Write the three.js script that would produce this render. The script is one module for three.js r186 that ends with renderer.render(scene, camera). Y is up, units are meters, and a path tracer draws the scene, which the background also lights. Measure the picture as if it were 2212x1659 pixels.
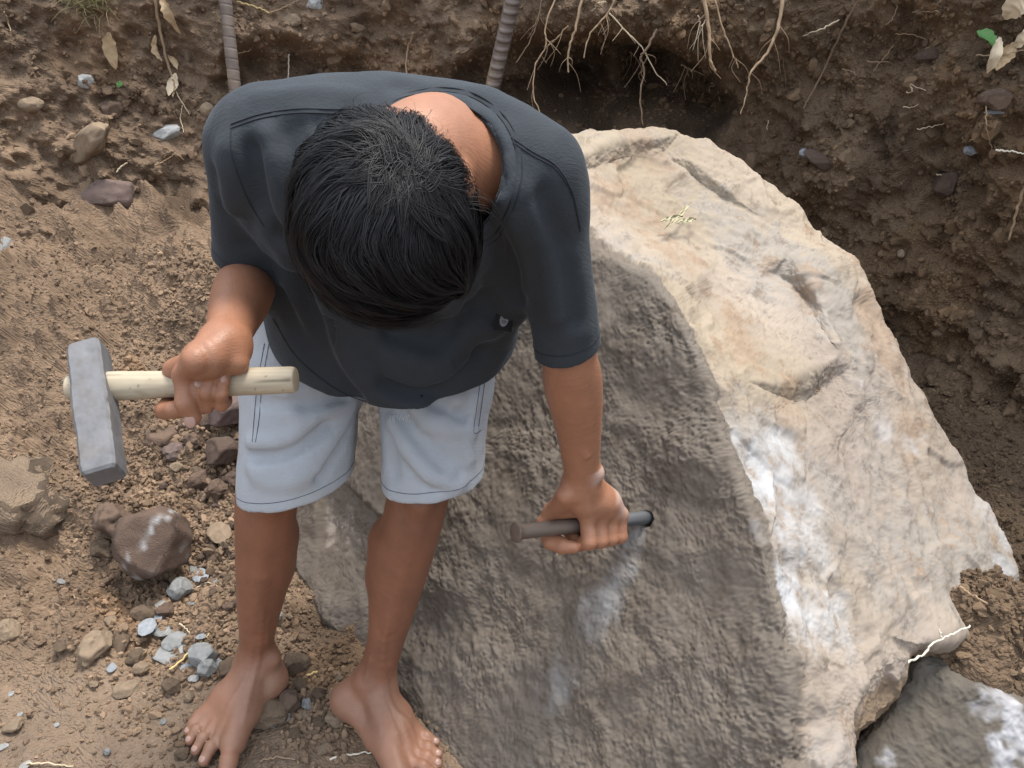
import * as THREE from 'three';
import { mergeGeometries, toCreasedNormals } from 'three/addons/utils/BufferGeometryUtils.js';

// ---------------------------------------------------------------- camera, sky, sun, exposure
const scene = new THREE.Scene();
const EYE_H = 1.4, PITCH = 33 * Math.PI / 180, FOCAL = 1851, MIDX = 1106, MIDY = 829.5;   // lens read from a 2212 x 1659 view of the photograph
const camera = new THREE.PerspectiveCamera(2 * Math.atan(MIDY / FOCAL) * 180 / Math.PI, 4 / 3, 0.05, 200);
camera.position.set(0, EYE_H, 0);
camera.rotation.set(-PITCH, 0, 0);
const renderer = new THREE.WebGLRenderer();
renderer.toneMapping = THREE.LinearToneMapping;
renderer.toneMappingExposure = 2.05;
renderer.shadowMap.enabled = true;
{ // a bright overcast sky: pale, a third as bright at the horizon as overhead
  const w = 256, h = 128, data = new Float32Array(w * h * 4);
  for (let j = 0; j < h; j++) for (let i = 0; i < w; i++) {
    const el = ((j + 0.5) / h - 0.5) * Math.PI, s = Math.max(0, Math.sin(el));
    const L = el < 0 ? 0.25 : (1 + 2 * s) / 3 * 0.95, k = (j * w + i) * 4;
    data[k] = L * 0.93; data[k + 1] = L * 0.99; data[k + 2] = L * 1.10; data[k + 3] = 1;
  }
  const sky = new THREE.DataTexture(data, w, h, THREE.RGBAFormat, THREE.FloatType);
  sky.mapping = THREE.EquirectangularReflectionMapping; sky.magFilter = THREE.LinearFilter; sky.needsUpdate = true;
  scene.background = sky; scene.environment = sky;
}
const sun = new THREE.DirectionalLight(0xfff6ea, 2.5);
sun.position.set(0.85, 3.8, -2.25);
sun.target.position.set(0, 0.4, -1.3);
sun.castShadow = true; sun.shadow.radius = 36; sun.shadow.mapSize.set(2048, 2048);
Object.assign(sun.shadow.camera, { left: -4, right: 4, top: 4, bottom: -4, near: 0.1, far: 14 });
scene.add(sun, sun.target);

// ---------------------------------------------------------------- helpers
const V = (x, y, z) => new THREE.Vector3(x, y, z);
const SP = Math.sin(PITCH), CP = Math.cos(PITCH);
const ray = (px, py) => { const a = (px - MIDX) / FOCAL, b = (MIDY - py) / FOCAL; return V(a, b * CP - SP, -CP - b * SP); };
const onRay = (px, py, t) => { const r = ray(px, py); return V(r.x * t, EYE_H + r.y * t, r.z * t); };
const P = onRay;                                                             // at a given depth
const G = (px, py, h) => { const r = ray(px, py); return onRay(px, py, (EYE_H - h) / -r.y); };   // at a given height
const D = (px, py, d) => { const r = ray(px, py); return onRay(px, py, d / -r.z); };             // at a given distance over the ground
const clamp = (x, a = 0, b = 1) => x < a ? a : x > b ? b : x;
const sstep = (a, b, x) => { const t = clamp((x - a) / (b - a)); return t * t * (3 - 2 * t); };
const lerp = (a, b, t) => a + (b - a) * t;
function rng(seed) { let s = seed >>> 0; return () => { s = (s + 0x6D2B79F5) | 0; let t = Math.imul(s ^ s >>> 15, 1 | s); t = t + Math.imul(t ^ t >>> 7, 61 | t) ^ t; return ((t ^ t >>> 14) >>> 0) / 4294967296; }; }

const PERM = new Uint8Array(1024);
{ const r = rng(7), p = [...Array(256).keys()]; for (let i = 255; i > 0; i--) { const j = Math.floor(r() * (i + 1)); [p[i], p[j]] = [p[j], p[i]]; } for (let i = 0; i < 1024; i++) PERM[i] = p[i & 255]; }
const GX = new Float32Array(256), GY = new Float32Array(256), GZ = new Float32Array(256);
{ const r = rng(11); for (let i = 0; i < 256; i++) { const z = r() * 2 - 1, a = r() * 6.2832, s = Math.sqrt(1 - z * z); GX[i] = s * Math.cos(a); GY[i] = s * Math.sin(a); GZ[i] = z; } }
function noise(x, y, z) {                                                     // gradient noise, about -1 .. 1
  const X = Math.floor(x), Y = Math.floor(y), Z = Math.floor(z); x -= X; y -= Y; z -= Z;
  const u = x * x * x * (x * (x * 6 - 15) + 10), v = y * y * y * (y * (y * 6 - 15) + 10), w = z * z * z * (z * (z * 6 - 15) + 10);
  const xi = X & 255, yi = Y & 255, zi = Z & 255, A = PERM[xi] + yi, B = PERM[xi + 1] + yi;
  const AA = PERM[A] + zi, AB = PERM[A + 1] + zi, BA = PERM[B] + zi, BB = PERM[B + 1] + zi;
  let h = PERM[AA]; const x0 = GX[h] * x + GY[h] * y + GZ[h] * z;
  h = PERM[BA]; const x1 = GX[h] * (x - 1) + GY[h] * y + GZ[h] * z;
  h = PERM[AB]; const x2 = GX[h] * x + GY[h] * (y - 1) + GZ[h] * z;
  h = PERM[BB]; const x3 = GX[h] * (x - 1) + GY[h] * (y - 1) + GZ[h] * z;
  h = PERM[AA + 1]; const x4 = GX[h] * x + GY[h] * y + GZ[h] * (z - 1);
  h = PERM[BA + 1]; const x5 = GX[h] * (x - 1) + GY[h] * y + GZ[h] * (z - 1);
  h = PERM[AB + 1]; const x6 = GX[h] * x + GY[h] * (y - 1) + GZ[h] * (z - 1);
  h = PERM[BB + 1]; const x7 = GX[h] * (x - 1) + GY[h] * (y - 1) + GZ[h] * (z - 1);
  const a = x0 + u * (x1 - x0), b = x2 + u * (x3 - x2), c = x4 + u * (x5 - x4), e = x6 + u * (x7 - x6);
  const p = a + v * (b - a), q = c + v * (e - c);
  return (p + w * (q - p)) * 1.5;
}
function fbm(x, y, z, o, gain = 0.5) { let a = 1, s = 0, f = 1; for (let i = 0; i < o; i++) { s += a * noise(x * f + i * 17.3, y * f + i * 5.1, z * f - i * 9.7); a *= gain; f *= 2.03; } return s; }
function ridge(x, y, z, o) { let a = 1, s = 0, f = 1; for (let i = 0; i < o; i++) { s += a * (1 - 2 * Math.abs(noise(x * f + i * 31.1, y * f - i * 7.7, z * f + i * 3.3))); a *= 0.5; f *= 2.1; } return s; }
const hash3 = (x, y, z) => PERM[(PERM[(PERM[x & 255] + y) & 255] + z) & 255];
function cells(x, y, z) {                                                     // distance to the nearest and second nearest seed, and the seed's number
  const X = Math.floor(x), Y = Math.floor(y), Z = Math.floor(z); let f1 = 9, f2 = 9, id = 0;
  for (let i = -1; i < 2; i++) for (let j = -1; j < 2; j++) for (let k = -1; k < 2; k++) {
    const h = hash3(X + i, Y + j, Z + k), dx = X + i + PERM[h + 1] / 255 - x, dy = Y + j + PERM[h + 57] / 255 - y, dz = Z + k + PERM[h + 113] / 255 - z;
    const d = dx * dx + dy * dy + dz * dz;
    if (d < f1) { f2 = f1; f1 = d; id = h; } else if (d < f2) f2 = d;
  }
  return [Math.sqrt(f1), Math.sqrt(f2), id];
}

// surface nets: meshes the zero level of a distance field inside a box
function surfaceNets(sdf, lo, hi, cell, wide = 1.3) {
  const nx = Math.ceil((hi.x - lo.x) / cell) + 1, ny = Math.ceil((hi.y - lo.y) / cell) + 1, nz = Math.ceil((hi.z - lo.z) / cell) + 1;
  const B = 6, bx = Math.ceil(nx / B), by = Math.ceil(ny / B), bz = Math.ceil(nz / B);
  const val = new Float32Array(nx * ny * nz).fill(NaN), vid = new Int32Array(nx * ny * nz).fill(-1);
  const at = (i, j, k) => (k * ny + j) * nx + i, reach = B * cell * 0.9 * wide;
  const pos = [], idx = [], blocks = [];
  for (let c = 0; c < bz; c++) for (let b = 0; b < by; b++) for (let a = 0; a < bx; a++) {
    const d = sdf(lo.x + (a + 0.5) * B * cell, lo.y + (b + 0.5) * B * cell, lo.z + (c + 0.5) * B * cell);
    if (Math.abs(d) < reach) blocks.push([a * B, b * B, c * B]);
  }
  const get = (i, j, k) => { const q = at(i, j, k); let v = val[q]; if (v !== v) { v = sdf(lo.x + i * cell, lo.y + j * cell, lo.z + k * cell); if (v === 0) v = 1e-9; val[q] = v; } return v; };
  const C8 = [[0, 0, 0], [1, 0, 0], [0, 1, 0], [1, 1, 0], [0, 0, 1], [1, 0, 1], [0, 1, 1], [1, 1, 1]];
  const E12 = [[0, 1], [2, 3], [4, 5], [6, 7], [0, 2], [1, 3], [4, 6], [5, 7], [0, 4], [1, 5], [2, 6], [3, 7]];
  const v8 = new Float64Array(8);
  const cellsMade = [];
  for (const [I, J, K] of blocks) for (let k = K; k < Math.min(K + B, nz - 1); k++) for (let j = J; j < Math.min(J + B, ny - 1); j++) for (let i = I; i < Math.min(I + B, nx - 1); i++) {
    let m = 0; for (let c = 0; c < 8; c++) { v8[c] = get(i + C8[c][0], j + C8[c][1], k + C8[c][2]); if (v8[c] < 0) m |= 1 << c; }
    if (m === 0 || m === 255) continue;
    let x = 0, y = 0, z = 0, n = 0;
    for (const [a, b] of E12) if ((v8[a] < 0) !== (v8[b] < 0)) {
      const t = v8[a] / (v8[a] - v8[b]), A = C8[a], Bc = C8[b];
      x += A[0] + t * (Bc[0] - A[0]); y += A[1] + t * (Bc[1] - A[1]); z += A[2] + t * (Bc[2] - A[2]); n++;
    }
    vid[at(i, j, k)] = pos.length / 3; pos.push(lo.x + (i + x / n) * cell, lo.y + (j + y / n) * cell, lo.z + (k + z / n) * cell); cellsMade.push(i, j, k);
  }
  const quad = (a, b, c, d, flip) => { if (a < 0 || b < 0 || c < 0 || d < 0) return; if (flip) idx.push(a, c, b, a, d, c); else idx.push(a, b, c, a, c, d); };
  for (let q = 0; q < cellsMade.length; q += 3) {
    const i = cellsMade[q], j = cellsMade[q + 1], k = cellsMade[q + 2], s = val[at(i, j, k)] < 0, v = vid[at(i, j, k)];
    if (j > 0 && k > 0 && s !== (get(i + 1, j, k) < 0)) quad(v, vid[at(i, j - 1, k)], vid[at(i, j - 1, k - 1)], vid[at(i, j, k - 1)], s);
    if (i > 0 && k > 0 && s !== (get(i, j + 1, k) < 0)) quad(v, vid[at(i, j, k - 1)], vid[at(i - 1, j, k - 1)], vid[at(i - 1, j, k)], s);
    if (i > 0 && j > 0 && s !== (get(i, j, k + 1) < 0)) quad(v, vid[at(i - 1, j, k)], vid[at(i - 1, j - 1, k)], vid[at(i, j - 1, k)], s);
  }
  const e = cell * 0.3;
  for (let q = 0; q < pos.length; q += 3) for (let it = 0; it < 1; it++) {     // settle each vertex onto the surface
    const x = pos[q], y = pos[q + 1], z = pos[q + 2], d = sdf(x, y, z);
    const gx = sdf(x + e, y, z) - d, gy = sdf(x, y + e, z) - d, gz = sdf(x, y, z + e) - d, L = Math.hypot(gx, gy, gz) || 1, m = clamp(d * Math.min(1, e / L), -cell * 0.5, cell * 0.5);
    pos[q] -= gx / L * m; pos[q + 1] -= gy / L * m; pos[q + 2] -= gz / L * m;
  }
  const g = new THREE.BufferGeometry();
  g.setAttribute('position', new THREE.BufferAttribute(new Float32Array(pos), 3));
  g.setIndex(idx);
  g.computeVertexNormals();
  return g;
}
function paint(g, fn) {                                                       // vertex colours, linear, from position and normal
  const p = g.attributes.position, n = g.attributes.normal, c = new Float32Array(p.count * 3), o = [0, 0, 0];
  for (let i = 0; i < p.count; i++) { fn(p.getX(i), p.getY(i), p.getZ(i), n.getX(i), n.getY(i), n.getZ(i), o, i); c[3 * i] = o[0]; c[3 * i + 1] = o[1]; c[3 * i + 2] = o[2]; }
  g.setAttribute('color', new THREE.BufferAttribute(c, 3));
  return g;
}
function flatUV(g) {                                                          // uv in metres, slanted through space so that it has no seams
  const p = g.attributes.position, u = new Float32Array(p.count * 2);
  for (let i = 0; i < p.count; i++) { const x = p.getX(i), y = p.getY(i), z = p.getZ(i); u[2 * i] = x * 0.9 + z * 0.45 - y * 0.2; u[2 * i + 1] = y * 0.85 - z * 0.6 + x * 0.15; }
  g.setAttribute('uv', new THREE.BufferAttribute(u, 2)); return g;
}
function boxUV(g, s = 1) {                                                    // uv in metres from the main axis of each normal
  const p = g.attributes.position, n = g.attributes.normal, u = new Float32Array(p.count * 2);
  for (let i = 0; i < p.count; i++) {
    const a = Math.abs(n.getX(i)), b = Math.abs(n.getY(i)), c = Math.abs(n.getZ(i)), x = p.getX(i), y = p.getY(i), z = p.getZ(i);
    if (a > b && a > c) { u[2 * i] = z * s; u[2 * i + 1] = y * s; } else if (b > c) { u[2 * i] = x * s; u[2 * i + 1] = z * s; } else { u[2 * i] = x * s; u[2 * i + 1] = y * s; }
  }
  g.setAttribute('uv', new THREE.BufferAttribute(u, 2));
  return g;
}
const smin = (a, b, k) => { const h = k - Math.abs(a - b); return h > 0 ? Math.min(a, b) - h * h / (4 * k) : Math.min(a, b); };
const smax = (a, b, k) => -smin(-a, -b, k);
const mixv = (a, b, t) => V(lerp(a.x, b.x, t), lerp(a.y, b.y, t), lerp(a.z, b.z, t));
function farBox(pts, r) { const b = new THREE.Box3().setFromPoints(pts), a = b.min, c = b.max; return (x, y, z) => Math.hypot(Math.max(a.x - x, 0, x - c.x), Math.max(a.y - y, 0, y - c.y), Math.max(a.z - z, 0, z - c.z)) - r; }
// a chain of tapered capsules [[point, radius], ...] joined smoothly
function chain(list, k = 0.01) {
  const n = list.length - 1, A = [];
  for (let i = 0; i < n; i++) { const [a, r1] = list[i], [b, r2] = list[i + 1]; const dx = b.x - a.x, dy = b.y - a.y, dz = b.z - a.z; A.push(a.x, a.y, a.z, dx, dy, dz, r1, r2, 1 / (dx * dx + dy * dy + dz * dz + 1e-12)); }
  const far = farBox(list.map((q) => q[0]), Math.max(...list.map((q) => q[1])));
  return (x, y, z) => {
    let d = far(x, y, z); if (d > 0.09) return d; d = 1e3;
    for (let i = 0; i < A.length; i += 9) {
      const px = x - A[i], py = y - A[i + 1], pz = z - A[i + 2], t = clamp((px * A[i + 3] + py * A[i + 4] + pz * A[i + 5]) * A[i + 8]);
      const q = Math.hypot(px - t * A[i + 3], py - t * A[i + 4], pz - t * A[i + 5]) - (A[i + 6] + t * (A[i + 7] - A[i + 6]));
      d = i ? smin(d, q, k) : q;
    }
    return d;
  };
}
// a limb: the same, with the joints smoothed by a curve through points and radii
function limb(list, per = 7) {
  const c = new THREE.CatmullRomCurve3(list.map((q) => q[0]), false, 'catmullrom', 0.5), n = list.length - 1, out = [];
  const rr = (t) => { const f = t * n, i = Math.min(n - 1, Math.floor(f)), u = f - i, r = (k) => list[clamp(k, 0, n)][1], a = r(i - 1), b = r(i), d = r(i + 1), e = r(i + 2); return b + 0.5 * u * (d - a + u * (2 * a - 5 * b + 4 * d - e + u * (3 * (b - d) + e - a))); };
  for (let i = 0; i <= n * per; i++) out.push([c.getPoint(i / (n * per)), rr(i / (n * per))]);
  return chain(out, 1e-5);
}
const ball = (c, r) => (x, y, z) => Math.hypot(x - c.x, y - c.y, z - c.z) - r;
function ellipsoid(c, ax, ay, az, rx, ry, rz) {                              // axes as unit vectors
  return (x, y, z) => {
    const px = x - c.x, py = y - c.y, pz = z - c.z;
    const a = (px * ax.x + py * ax.y + pz * ax.z) / rx, b = (px * ay.x + py * ay.y + pz * ay.z) / ry, e = (px * az.x + py * az.y + pz * az.z) / rz;
    const k0 = Math.hypot(a, b, e), k1 = Math.hypot(a / rx, b / ry, e / rz);
    return k1 > 0 ? k0 * (k0 - 1) / k1 : -Math.min(rx, ry, rz);
  };
}
// a body of rounded sections along a spine: [{c, s, r}], each a bar from c - s to c + s swept with radius r
function loft(secs, per = 6) {
  const A = [], n = secs.length - 1, cc = new THREE.CatmullRomCurve3(secs.map((q) => q.c)), sc = new THREE.CatmullRomCurve3(secs.map((q) => q.s.clone()));
  for (let i = 0; i <= n * per; i++) { const t = i / (n * per), k = Math.min(n - 1, Math.floor(t * n)), u = t * n - k, w = u * u * (3 - 2 * u), c = cc.getPoint(t), s = sc.getPoint(t); A.push(c.x - s.x, c.y - s.y, c.z - s.z, 2 * s.x, 2 * s.y, 2 * s.z, lerp(secs[k].r, secs[k + 1].r, lerp(u, w, 0.3)), 1 / (4 * s.lengthSq() + 1e-9)); }
  const far = farBox(secs.flatMap((q) => [q.c.clone().add(q.s), q.c.clone().sub(q.s)]), Math.max(...secs.map((q) => q.r)) + 0.01);
  return (x, y, z) => {
    let d = far(x, y, z); if (d > 0.12) return d; d = 1e3;
    for (let i = 0; i < A.length; i += 8) { const px = x - A[i], py = y - A[i + 1], pz = z - A[i + 2], t = clamp((px * A[i + 3] + py * A[i + 4] + pz * A[i + 5]) * A[i + 7]); const q = Math.hypot(px - t * A[i + 3], py - t * A[i + 4], pz - t * A[i + 5]) - A[i + 6]; d = i ? smin(d, q, 0.008) : q; }
    return d;
  };
}
const used = {};
const numbered = (n) => { const k = used[n] = (used[n] ?? -1) + 1; return k ? `${n}_${String(k).padStart(3, '0')}` : n; };
function tag(o, label, category, group, kind) { if (label) o.userData.label = label; if (category) o.userData.category = category; if (group) o.userData.group = group; if (kind) o.userData.kind = kind; return o; }
function mesh(name, g, m, parent) {
  const o = new THREE.Mesh(g, m); o.castShadow = o.receiveShadow = true;
  o.name = parent ? name : numbered(name); (parent || scene).add(o); return o;
}
function group(name) { const o = new THREE.Group(); o.name = numbered(name); scene.add(o); return o; }
const mat = (o) => new THREE.MeshStandardMaterial({ side: THREE.DoubleSide, ...o });
const rgb = (r, g, b) => new THREE.Color().setRGB(r, g, b);
function tube(pts, radii, sides = 6, seg) {                                   // a tapered, bent tube with closed ends
  const curve = new THREE.CatmullRomCurve3(pts), n = seg || pts.length * 5, fr = curve.computeFrenetFrames(n, false), pos = [], idx = [];
  const rad = (t) => { if (typeof radii === 'function') return radii(t); const f = t * (radii.length - 1), i = Math.min(radii.length - 2, Math.floor(f)); return lerp(radii[i], radii[i + 1], f - i); };
  for (let i = 0; i <= n; i++) { const p = curve.getPoint(i / n), r = rad(i / n); for (let s = 0; s < sides; s++) { const a = s / sides * Math.PI * 2, x = Math.cos(a) * r, y = Math.sin(a) * r, N = fr.normals[i], B = fr.binormals[i]; pos.push(p.x + N.x * x + B.x * y, p.y + N.y * x + B.y * y, p.z + N.z * x + B.z * y); } }
  for (let i = 0; i < n; i++) for (let s = 0; s < sides; s++) { const a = i * sides + s, b = i * sides + (s + 1) % sides; idx.push(a, b, a + sides, b, b + sides, a + sides); }
  for (const [o, f] of [[0, 1], [n * sides, 0]]) { const c = pos.length / 3; let x = 0, y = 0, z = 0; for (let s = 0; s < sides; s++) { x += pos[3 * (o + s)]; y += pos[3 * (o + s) + 1]; z += pos[3 * (o + s) + 2]; } pos.push(x / sides, y / sides, z / sides); for (let s = 0; s < sides; s++) f ? idx.push(c, o + (s + 1) % sides, o + s) : idx.push(c, o + s, o + (s + 1) % sides); }
  const g = new THREE.BufferGeometry(); g.setAttribute('position', new THREE.Float32BufferAttribute(pos, 3)); g.setIndex(idx); g.computeVertexNormals(); return g;
}
function noiseTexture(size, fn, srgb) {
  const d = new Uint8Array(size * size * 4);
  for (let j = 0; j < size; j++) for (let i = 0; i < size; i++) { const v = fn(i / size, j / size), k = (j * size + i) * 4; d[k] = d[k + 1] = d[k + 2] = clamp(v) * 255; d[k + 3] = 255; }
  const t = new THREE.DataTexture(d, size, size); t.wrapS = t.wrapT = THREE.RepeatWrapping; t.magFilter = THREE.LinearFilter; t.needsUpdate = true; if (srgb) t.colorSpace = THREE.SRGBColorSpace; return t;
}
const tileNoise = (u, v, f, o) => { const a = u * 6.28318, b = v * 6.28318, r = f / 6.28318; return fbm(Math.cos(a) * r + 3, Math.sin(a) * r + Math.cos(b) * r * 1.31, Math.sin(b) * r * 1.31 + 7, o); };

// ---------------------------------------------------------------- the pit: floor and earth bank
const grit = noiseTexture(512, (u, v) => 0.5 + 0.42 * tileNoise(u, v, 34, 4)); grit.repeat.set(4.5, 4.5);
const soil = mat({ vertexColors: true, roughness: 1, bumpMap: grit, bumpScale: 0.006 });
const footCurve = new THREE.CatmullRomCurve3([[-2.7, -0.6], [-2.35, 0.3], [-2.0, 1.0], [-1.8, 1.55], [-1.42, 2.08], [-0.8, 2.42], [0, 2.5], [0.5, 2.38], [0.98, 2.1], [1.36, 1.66], [1.62, 1.1], [1.95, 0.4], [2.4, -0.5]].map(([x, d]) => V(x, 0, -d)));
const BANK = 1.55;
function bankBase(s, h) {                                                     // s 0..1 along the foot of the bank, h height; beyond BANK it runs out level
  const p = footCurve.getPoint(s), q = footCurve.getTangent(s), nx = q.z, nz = -q.x;     // outward, away from the pit
  const lean = lerp(0.52, 0.16, sstep(0.3, 0.62, s));
  const hh = Math.min(h, BANK), out = lean * hh + 0.10 * Math.sin(hh * 2.1) * (1 - s) + Math.max(0, h - BANK);
  return [p.x + nx * out, hh + Math.max(0, h - BANK) * 0.04, p.z + nz * out, -nx, lean, -nz];
}
const bankRef = [];
for (let i = 0; i <= 220; i++) for (let j = 0; j <= 60; j++) { const s = i / 220, [x, y, z] = bankBase(s, j / 60 * BANK); const q = toPixel(x, y, z); if (q) bankRef.push([q[0], q[1], x, y, z]); }
function toPixel(x, y, z) { const dy = y - EYE_H, depth = -dy * SP - z * CP, up = dy * CP - z * SP; return depth > 0.1 ? [MIDX + x / depth * FOCAL, MIDY - up / depth * FOCAL] : null; }
function onBank(px, py) { let b = 1e9, r = null; for (const q of bankRef) { const d = (q[0] - px) ** 2 + (q[1] - py) ** 2; if (d < b) { b = d; r = q; } } return V(r[2], r[3], r[4]); }
// hollows (negative) and lumps of the bank: place, radius, depth in metres, squash in height
const bankShape = [
  [1150, 190, 0.20, -0.26, 0.7], [1290, 175, 0.20, -0.34, 0.75], [1420, 190, 0.18, -0.30, 0.8], [1500, 235, 0.13, -0.12, 0.8], [1240, 262, 0.2, -0.2, 0.4],
  [1240, 20, 0.22, 0.10, 0.6], [1420, 25, 0.22, 0.14, 0.6], [1620, 60, 0.25, 0.06, 0.8], [1010, 40, 0.2, 0.03, 0.8],
  [620, 140, 0.15, -0.13, 0.55], [740, 150, 0.11, -0.10, 0.6], [500, 175, 0.06, -0.09, 0.5], [640, 70, 0.2, 0.05, 0.5], [470, 75, 0.1, 0.06, 0.7],
  [120, 545, 0.2, 0.10, 0.7], [60, 632, 0.13, -0.14, 0.4], [190, 632, 0.08, -0.06, 0.4], [215, 515, 0.05, -0.06, 0.6], [330, 545, 0.10, -0.03, 1],
  [170, 300, 0.10, 0.04, 0.7], [230, 390, 0.12, 0.06, 0.8], [60, 430, 0.16, 0.06, 0.8], [330, 210, 0.14, -0.04, 0.8],
  [1650, 200, 0.12, -0.06, 1], [1800, 300, 0.15, 0.04, 1], [2000, 420, 0.12, -0.05, 1], [2120, 200, 0.16, 0.07, 0.7], [1980, 110, 0.12, -0.06, 0.8], [2100, 640, 0.13, -0.05, 0.7], [2000, 760, 0.14, -0.06, 0.7], [1700, 330, 0.07, -0.05, 1.6],
].map(([px, py, r, a, q]) => [onBank(px, py), r, a, q]);
function soilLumps(x, y, z, rough) {                                          // crumbs and clods, metres out of the surface
  let d = 0;
  const a = cells(x * 17, y * 17, z * 17), b = cells(x * 42 + 9, y * 42, z * 42), c = cells(x * 95, y * 95 + 4, z * 95);
  const pick = (id, v) => (PERM[id + v] / 255);
  d += rough * 0.028 * Math.max(0, 0.62 - a[0]) * (pick(a[2], 3) > 0.45 ? 1.5 : 0.1);
  d += (0.25 + 0.75 * rough) * 0.016 * Math.max(0, 0.6 - b[0]) * (pick(b[2], 9) > 0.4 ? 1.4 : 0.15);
  d += (0.25 + 0.75 * rough) * 0.0072 * Math.max(0, 0.62 - c[0]) * (pick(c[2], 21) > 0.35 ? 1.4 : 0.2);
  return d;
}
function bankPoint(s, h, o) {
  const [x, y, z, nx, ny0, nz] = bankBase(s, h), ny = ny0 * 0.8, L = Math.hypot(nx, ny, nz);
  const right = sstep(0.5, 0.66, s), q = y > BANK - 0.02 ? 0.3 : 1;
  const rough = clamp(0.5 + 1.3 * noise(x * 2.3 + 4, y * 2.3, z * 2.3) + 0.25 * right);
  let d = 0.075 * fbm(x * 2.1, y * 2.1, z * 2.1 + 3, 3) + 0.042 * ridge(x * 5.2, y * 5.2 + 2, z * 5.2, 3) - 0.02 + 0.022 * (1 - right) * ridge(x * 12, y * 14, z * 12 + 3, 3);
  d += right * (0.02 * noise(x * 9, y * 1.6, z * 9) + 0.012 * noise(x * 24, y * 3, z * 24));
  d += 0.014 * fbm(x * 26, y * 26, z * 26, 3) + soilLumps(x, y, z, rough) * 1.35;
  const wob = noise(x * 6.5, y * 6.5, z * 6.5 + 1) + 0.5 * noise(x * 15, y * 15, z * 15);
  for (const [c, r, a, k] of bankShape) { const e = ((x - c.x) ** 2 + (z - c.z) ** 2 + ((y - c.y) / k) ** 2) / (r * r) * (1 + 0.55 * wob); if (e < 4) d += a * Math.exp(-e * e * 1.1 - e * 0.3); }
  d *= q;
  o[0] = x + nx / L * d; o[1] = y + ny / L * d * 0.6; o[2] = z + nz / L * d; o[3] = rough; return o;
}
function bankSheet(name, s0, s1, ns, hs) {
  const pos = new Float32Array((ns + 1) * hs.length * 3), idx = [], w = hs.length, q = [0, 0, 0, 0];
  for (let i = 0; i <= ns; i++) for (let j = 0; j < w; j++) { bankPoint(lerp(s0, s1, i / ns), hs[j], q); const o = (i * w + j) * 3; pos[o] = q[0]; pos[o + 1] = q[1]; pos[o + 2] = q[2]; }
  for (let i = 0; i < ns; i++) for (let j = 0; j < w - 1; j++) { const a = i * w + j, b = a + w; idx.push(a, b, a + 1, b, b + 1, a + 1); }
  const g = new THREE.BufferGeometry(); g.setAttribute('position', new THREE.BufferAttribute(pos, 3)); g.setIndex(idx); g.computeVertexNormals();
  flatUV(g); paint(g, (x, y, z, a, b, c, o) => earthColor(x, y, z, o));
  return tag(mesh(name, g, soil), 'steep brown earth bank of the dug pit with clods and hollows', 'earth bank', null, 'structure');
}
function earthColor(x, y, z, o) {
  const damp = sstep(-0.15, 0.75, x + 0.28 * fbm(x * 1.7, y * 1.7, z * 1.7, 2) + (z + 1.9 < 0 ? 0.1 : -0.3));     // bank by the boulder painted darker for damp and shade; far side dry, sunlit
  const v = fbm(x * 6, y * 6, z * 6 + 5, 4), f = fbm(x * 70, y * 70, z * 70, 2), red = noise(x * 3 + 9, y * 3, z * 3);
  let k = clamp(0.5 + 0.55 * v);
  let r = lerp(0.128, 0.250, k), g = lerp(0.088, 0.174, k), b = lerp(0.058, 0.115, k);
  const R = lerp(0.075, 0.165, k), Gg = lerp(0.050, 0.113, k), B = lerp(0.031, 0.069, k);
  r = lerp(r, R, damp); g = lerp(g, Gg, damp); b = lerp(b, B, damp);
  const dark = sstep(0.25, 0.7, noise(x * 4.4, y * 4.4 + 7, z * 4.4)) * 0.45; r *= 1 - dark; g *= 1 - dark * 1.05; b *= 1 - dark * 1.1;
  if (red > 0.3) { r *= 1.06; b *= 0.92; }
  const m = 1 + 0.16 * f, s = noise(x * 210, y * 210, z * 210) > 0.62 ? 1.25 : 1;
  o[0] = r * m * s; o[1] = g * m * s; o[2] = b * m * s;
}
{
  const hs = []; for (let h = -0.12; h < 1.25; h += 0.0052) hs.push(h); for (let h = 1.25; h < BANK + 0.1; h += 0.02) hs.push(h); for (const e of [0.2, 0.4, 0.8, 1.5, 3, 6, 14, 40]) hs.push(BANK + e);
  const low = hs.filter((_, i) => i % 4 === 0 || hs[i] > 1.25);
  bankSheet('earth_bank', 0.2, 0.80, 780, hs);
  bankSheet('earth_bank', 0, 0.2, 60, low); bankSheet('earth_bank', 0.80, 1, 60, low);
}
const bankLook = [];
for (let i = 0; i <= 260; i++) for (let j = 0; j <= 90; j++) { const q = bankPoint(lerp(0.2, 0.8, i / 260), j / 90 * 1.3, [0, 0, 0, 0]), p = toPixel(q[0], q[1], q[2]); if (p) bankLook.push([p[0], p[1], q[0], q[1], q[2], -(q[1] - EYE_H) * SP - q[2] * CP]); }
// the earth surface seen at a place, brought forward a little
function onEarth(px, py, fwd = 0) { let b = 1e9, r = null; for (const q of bankLook) { const d = (q[0] - px) ** 2 + (q[1] - py) ** 2 + (q[5] > 3 ? 400 : 0); if (d < b) { b = d; r = q; } } return onRay(px, py, r[5] - fwd); }
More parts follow.
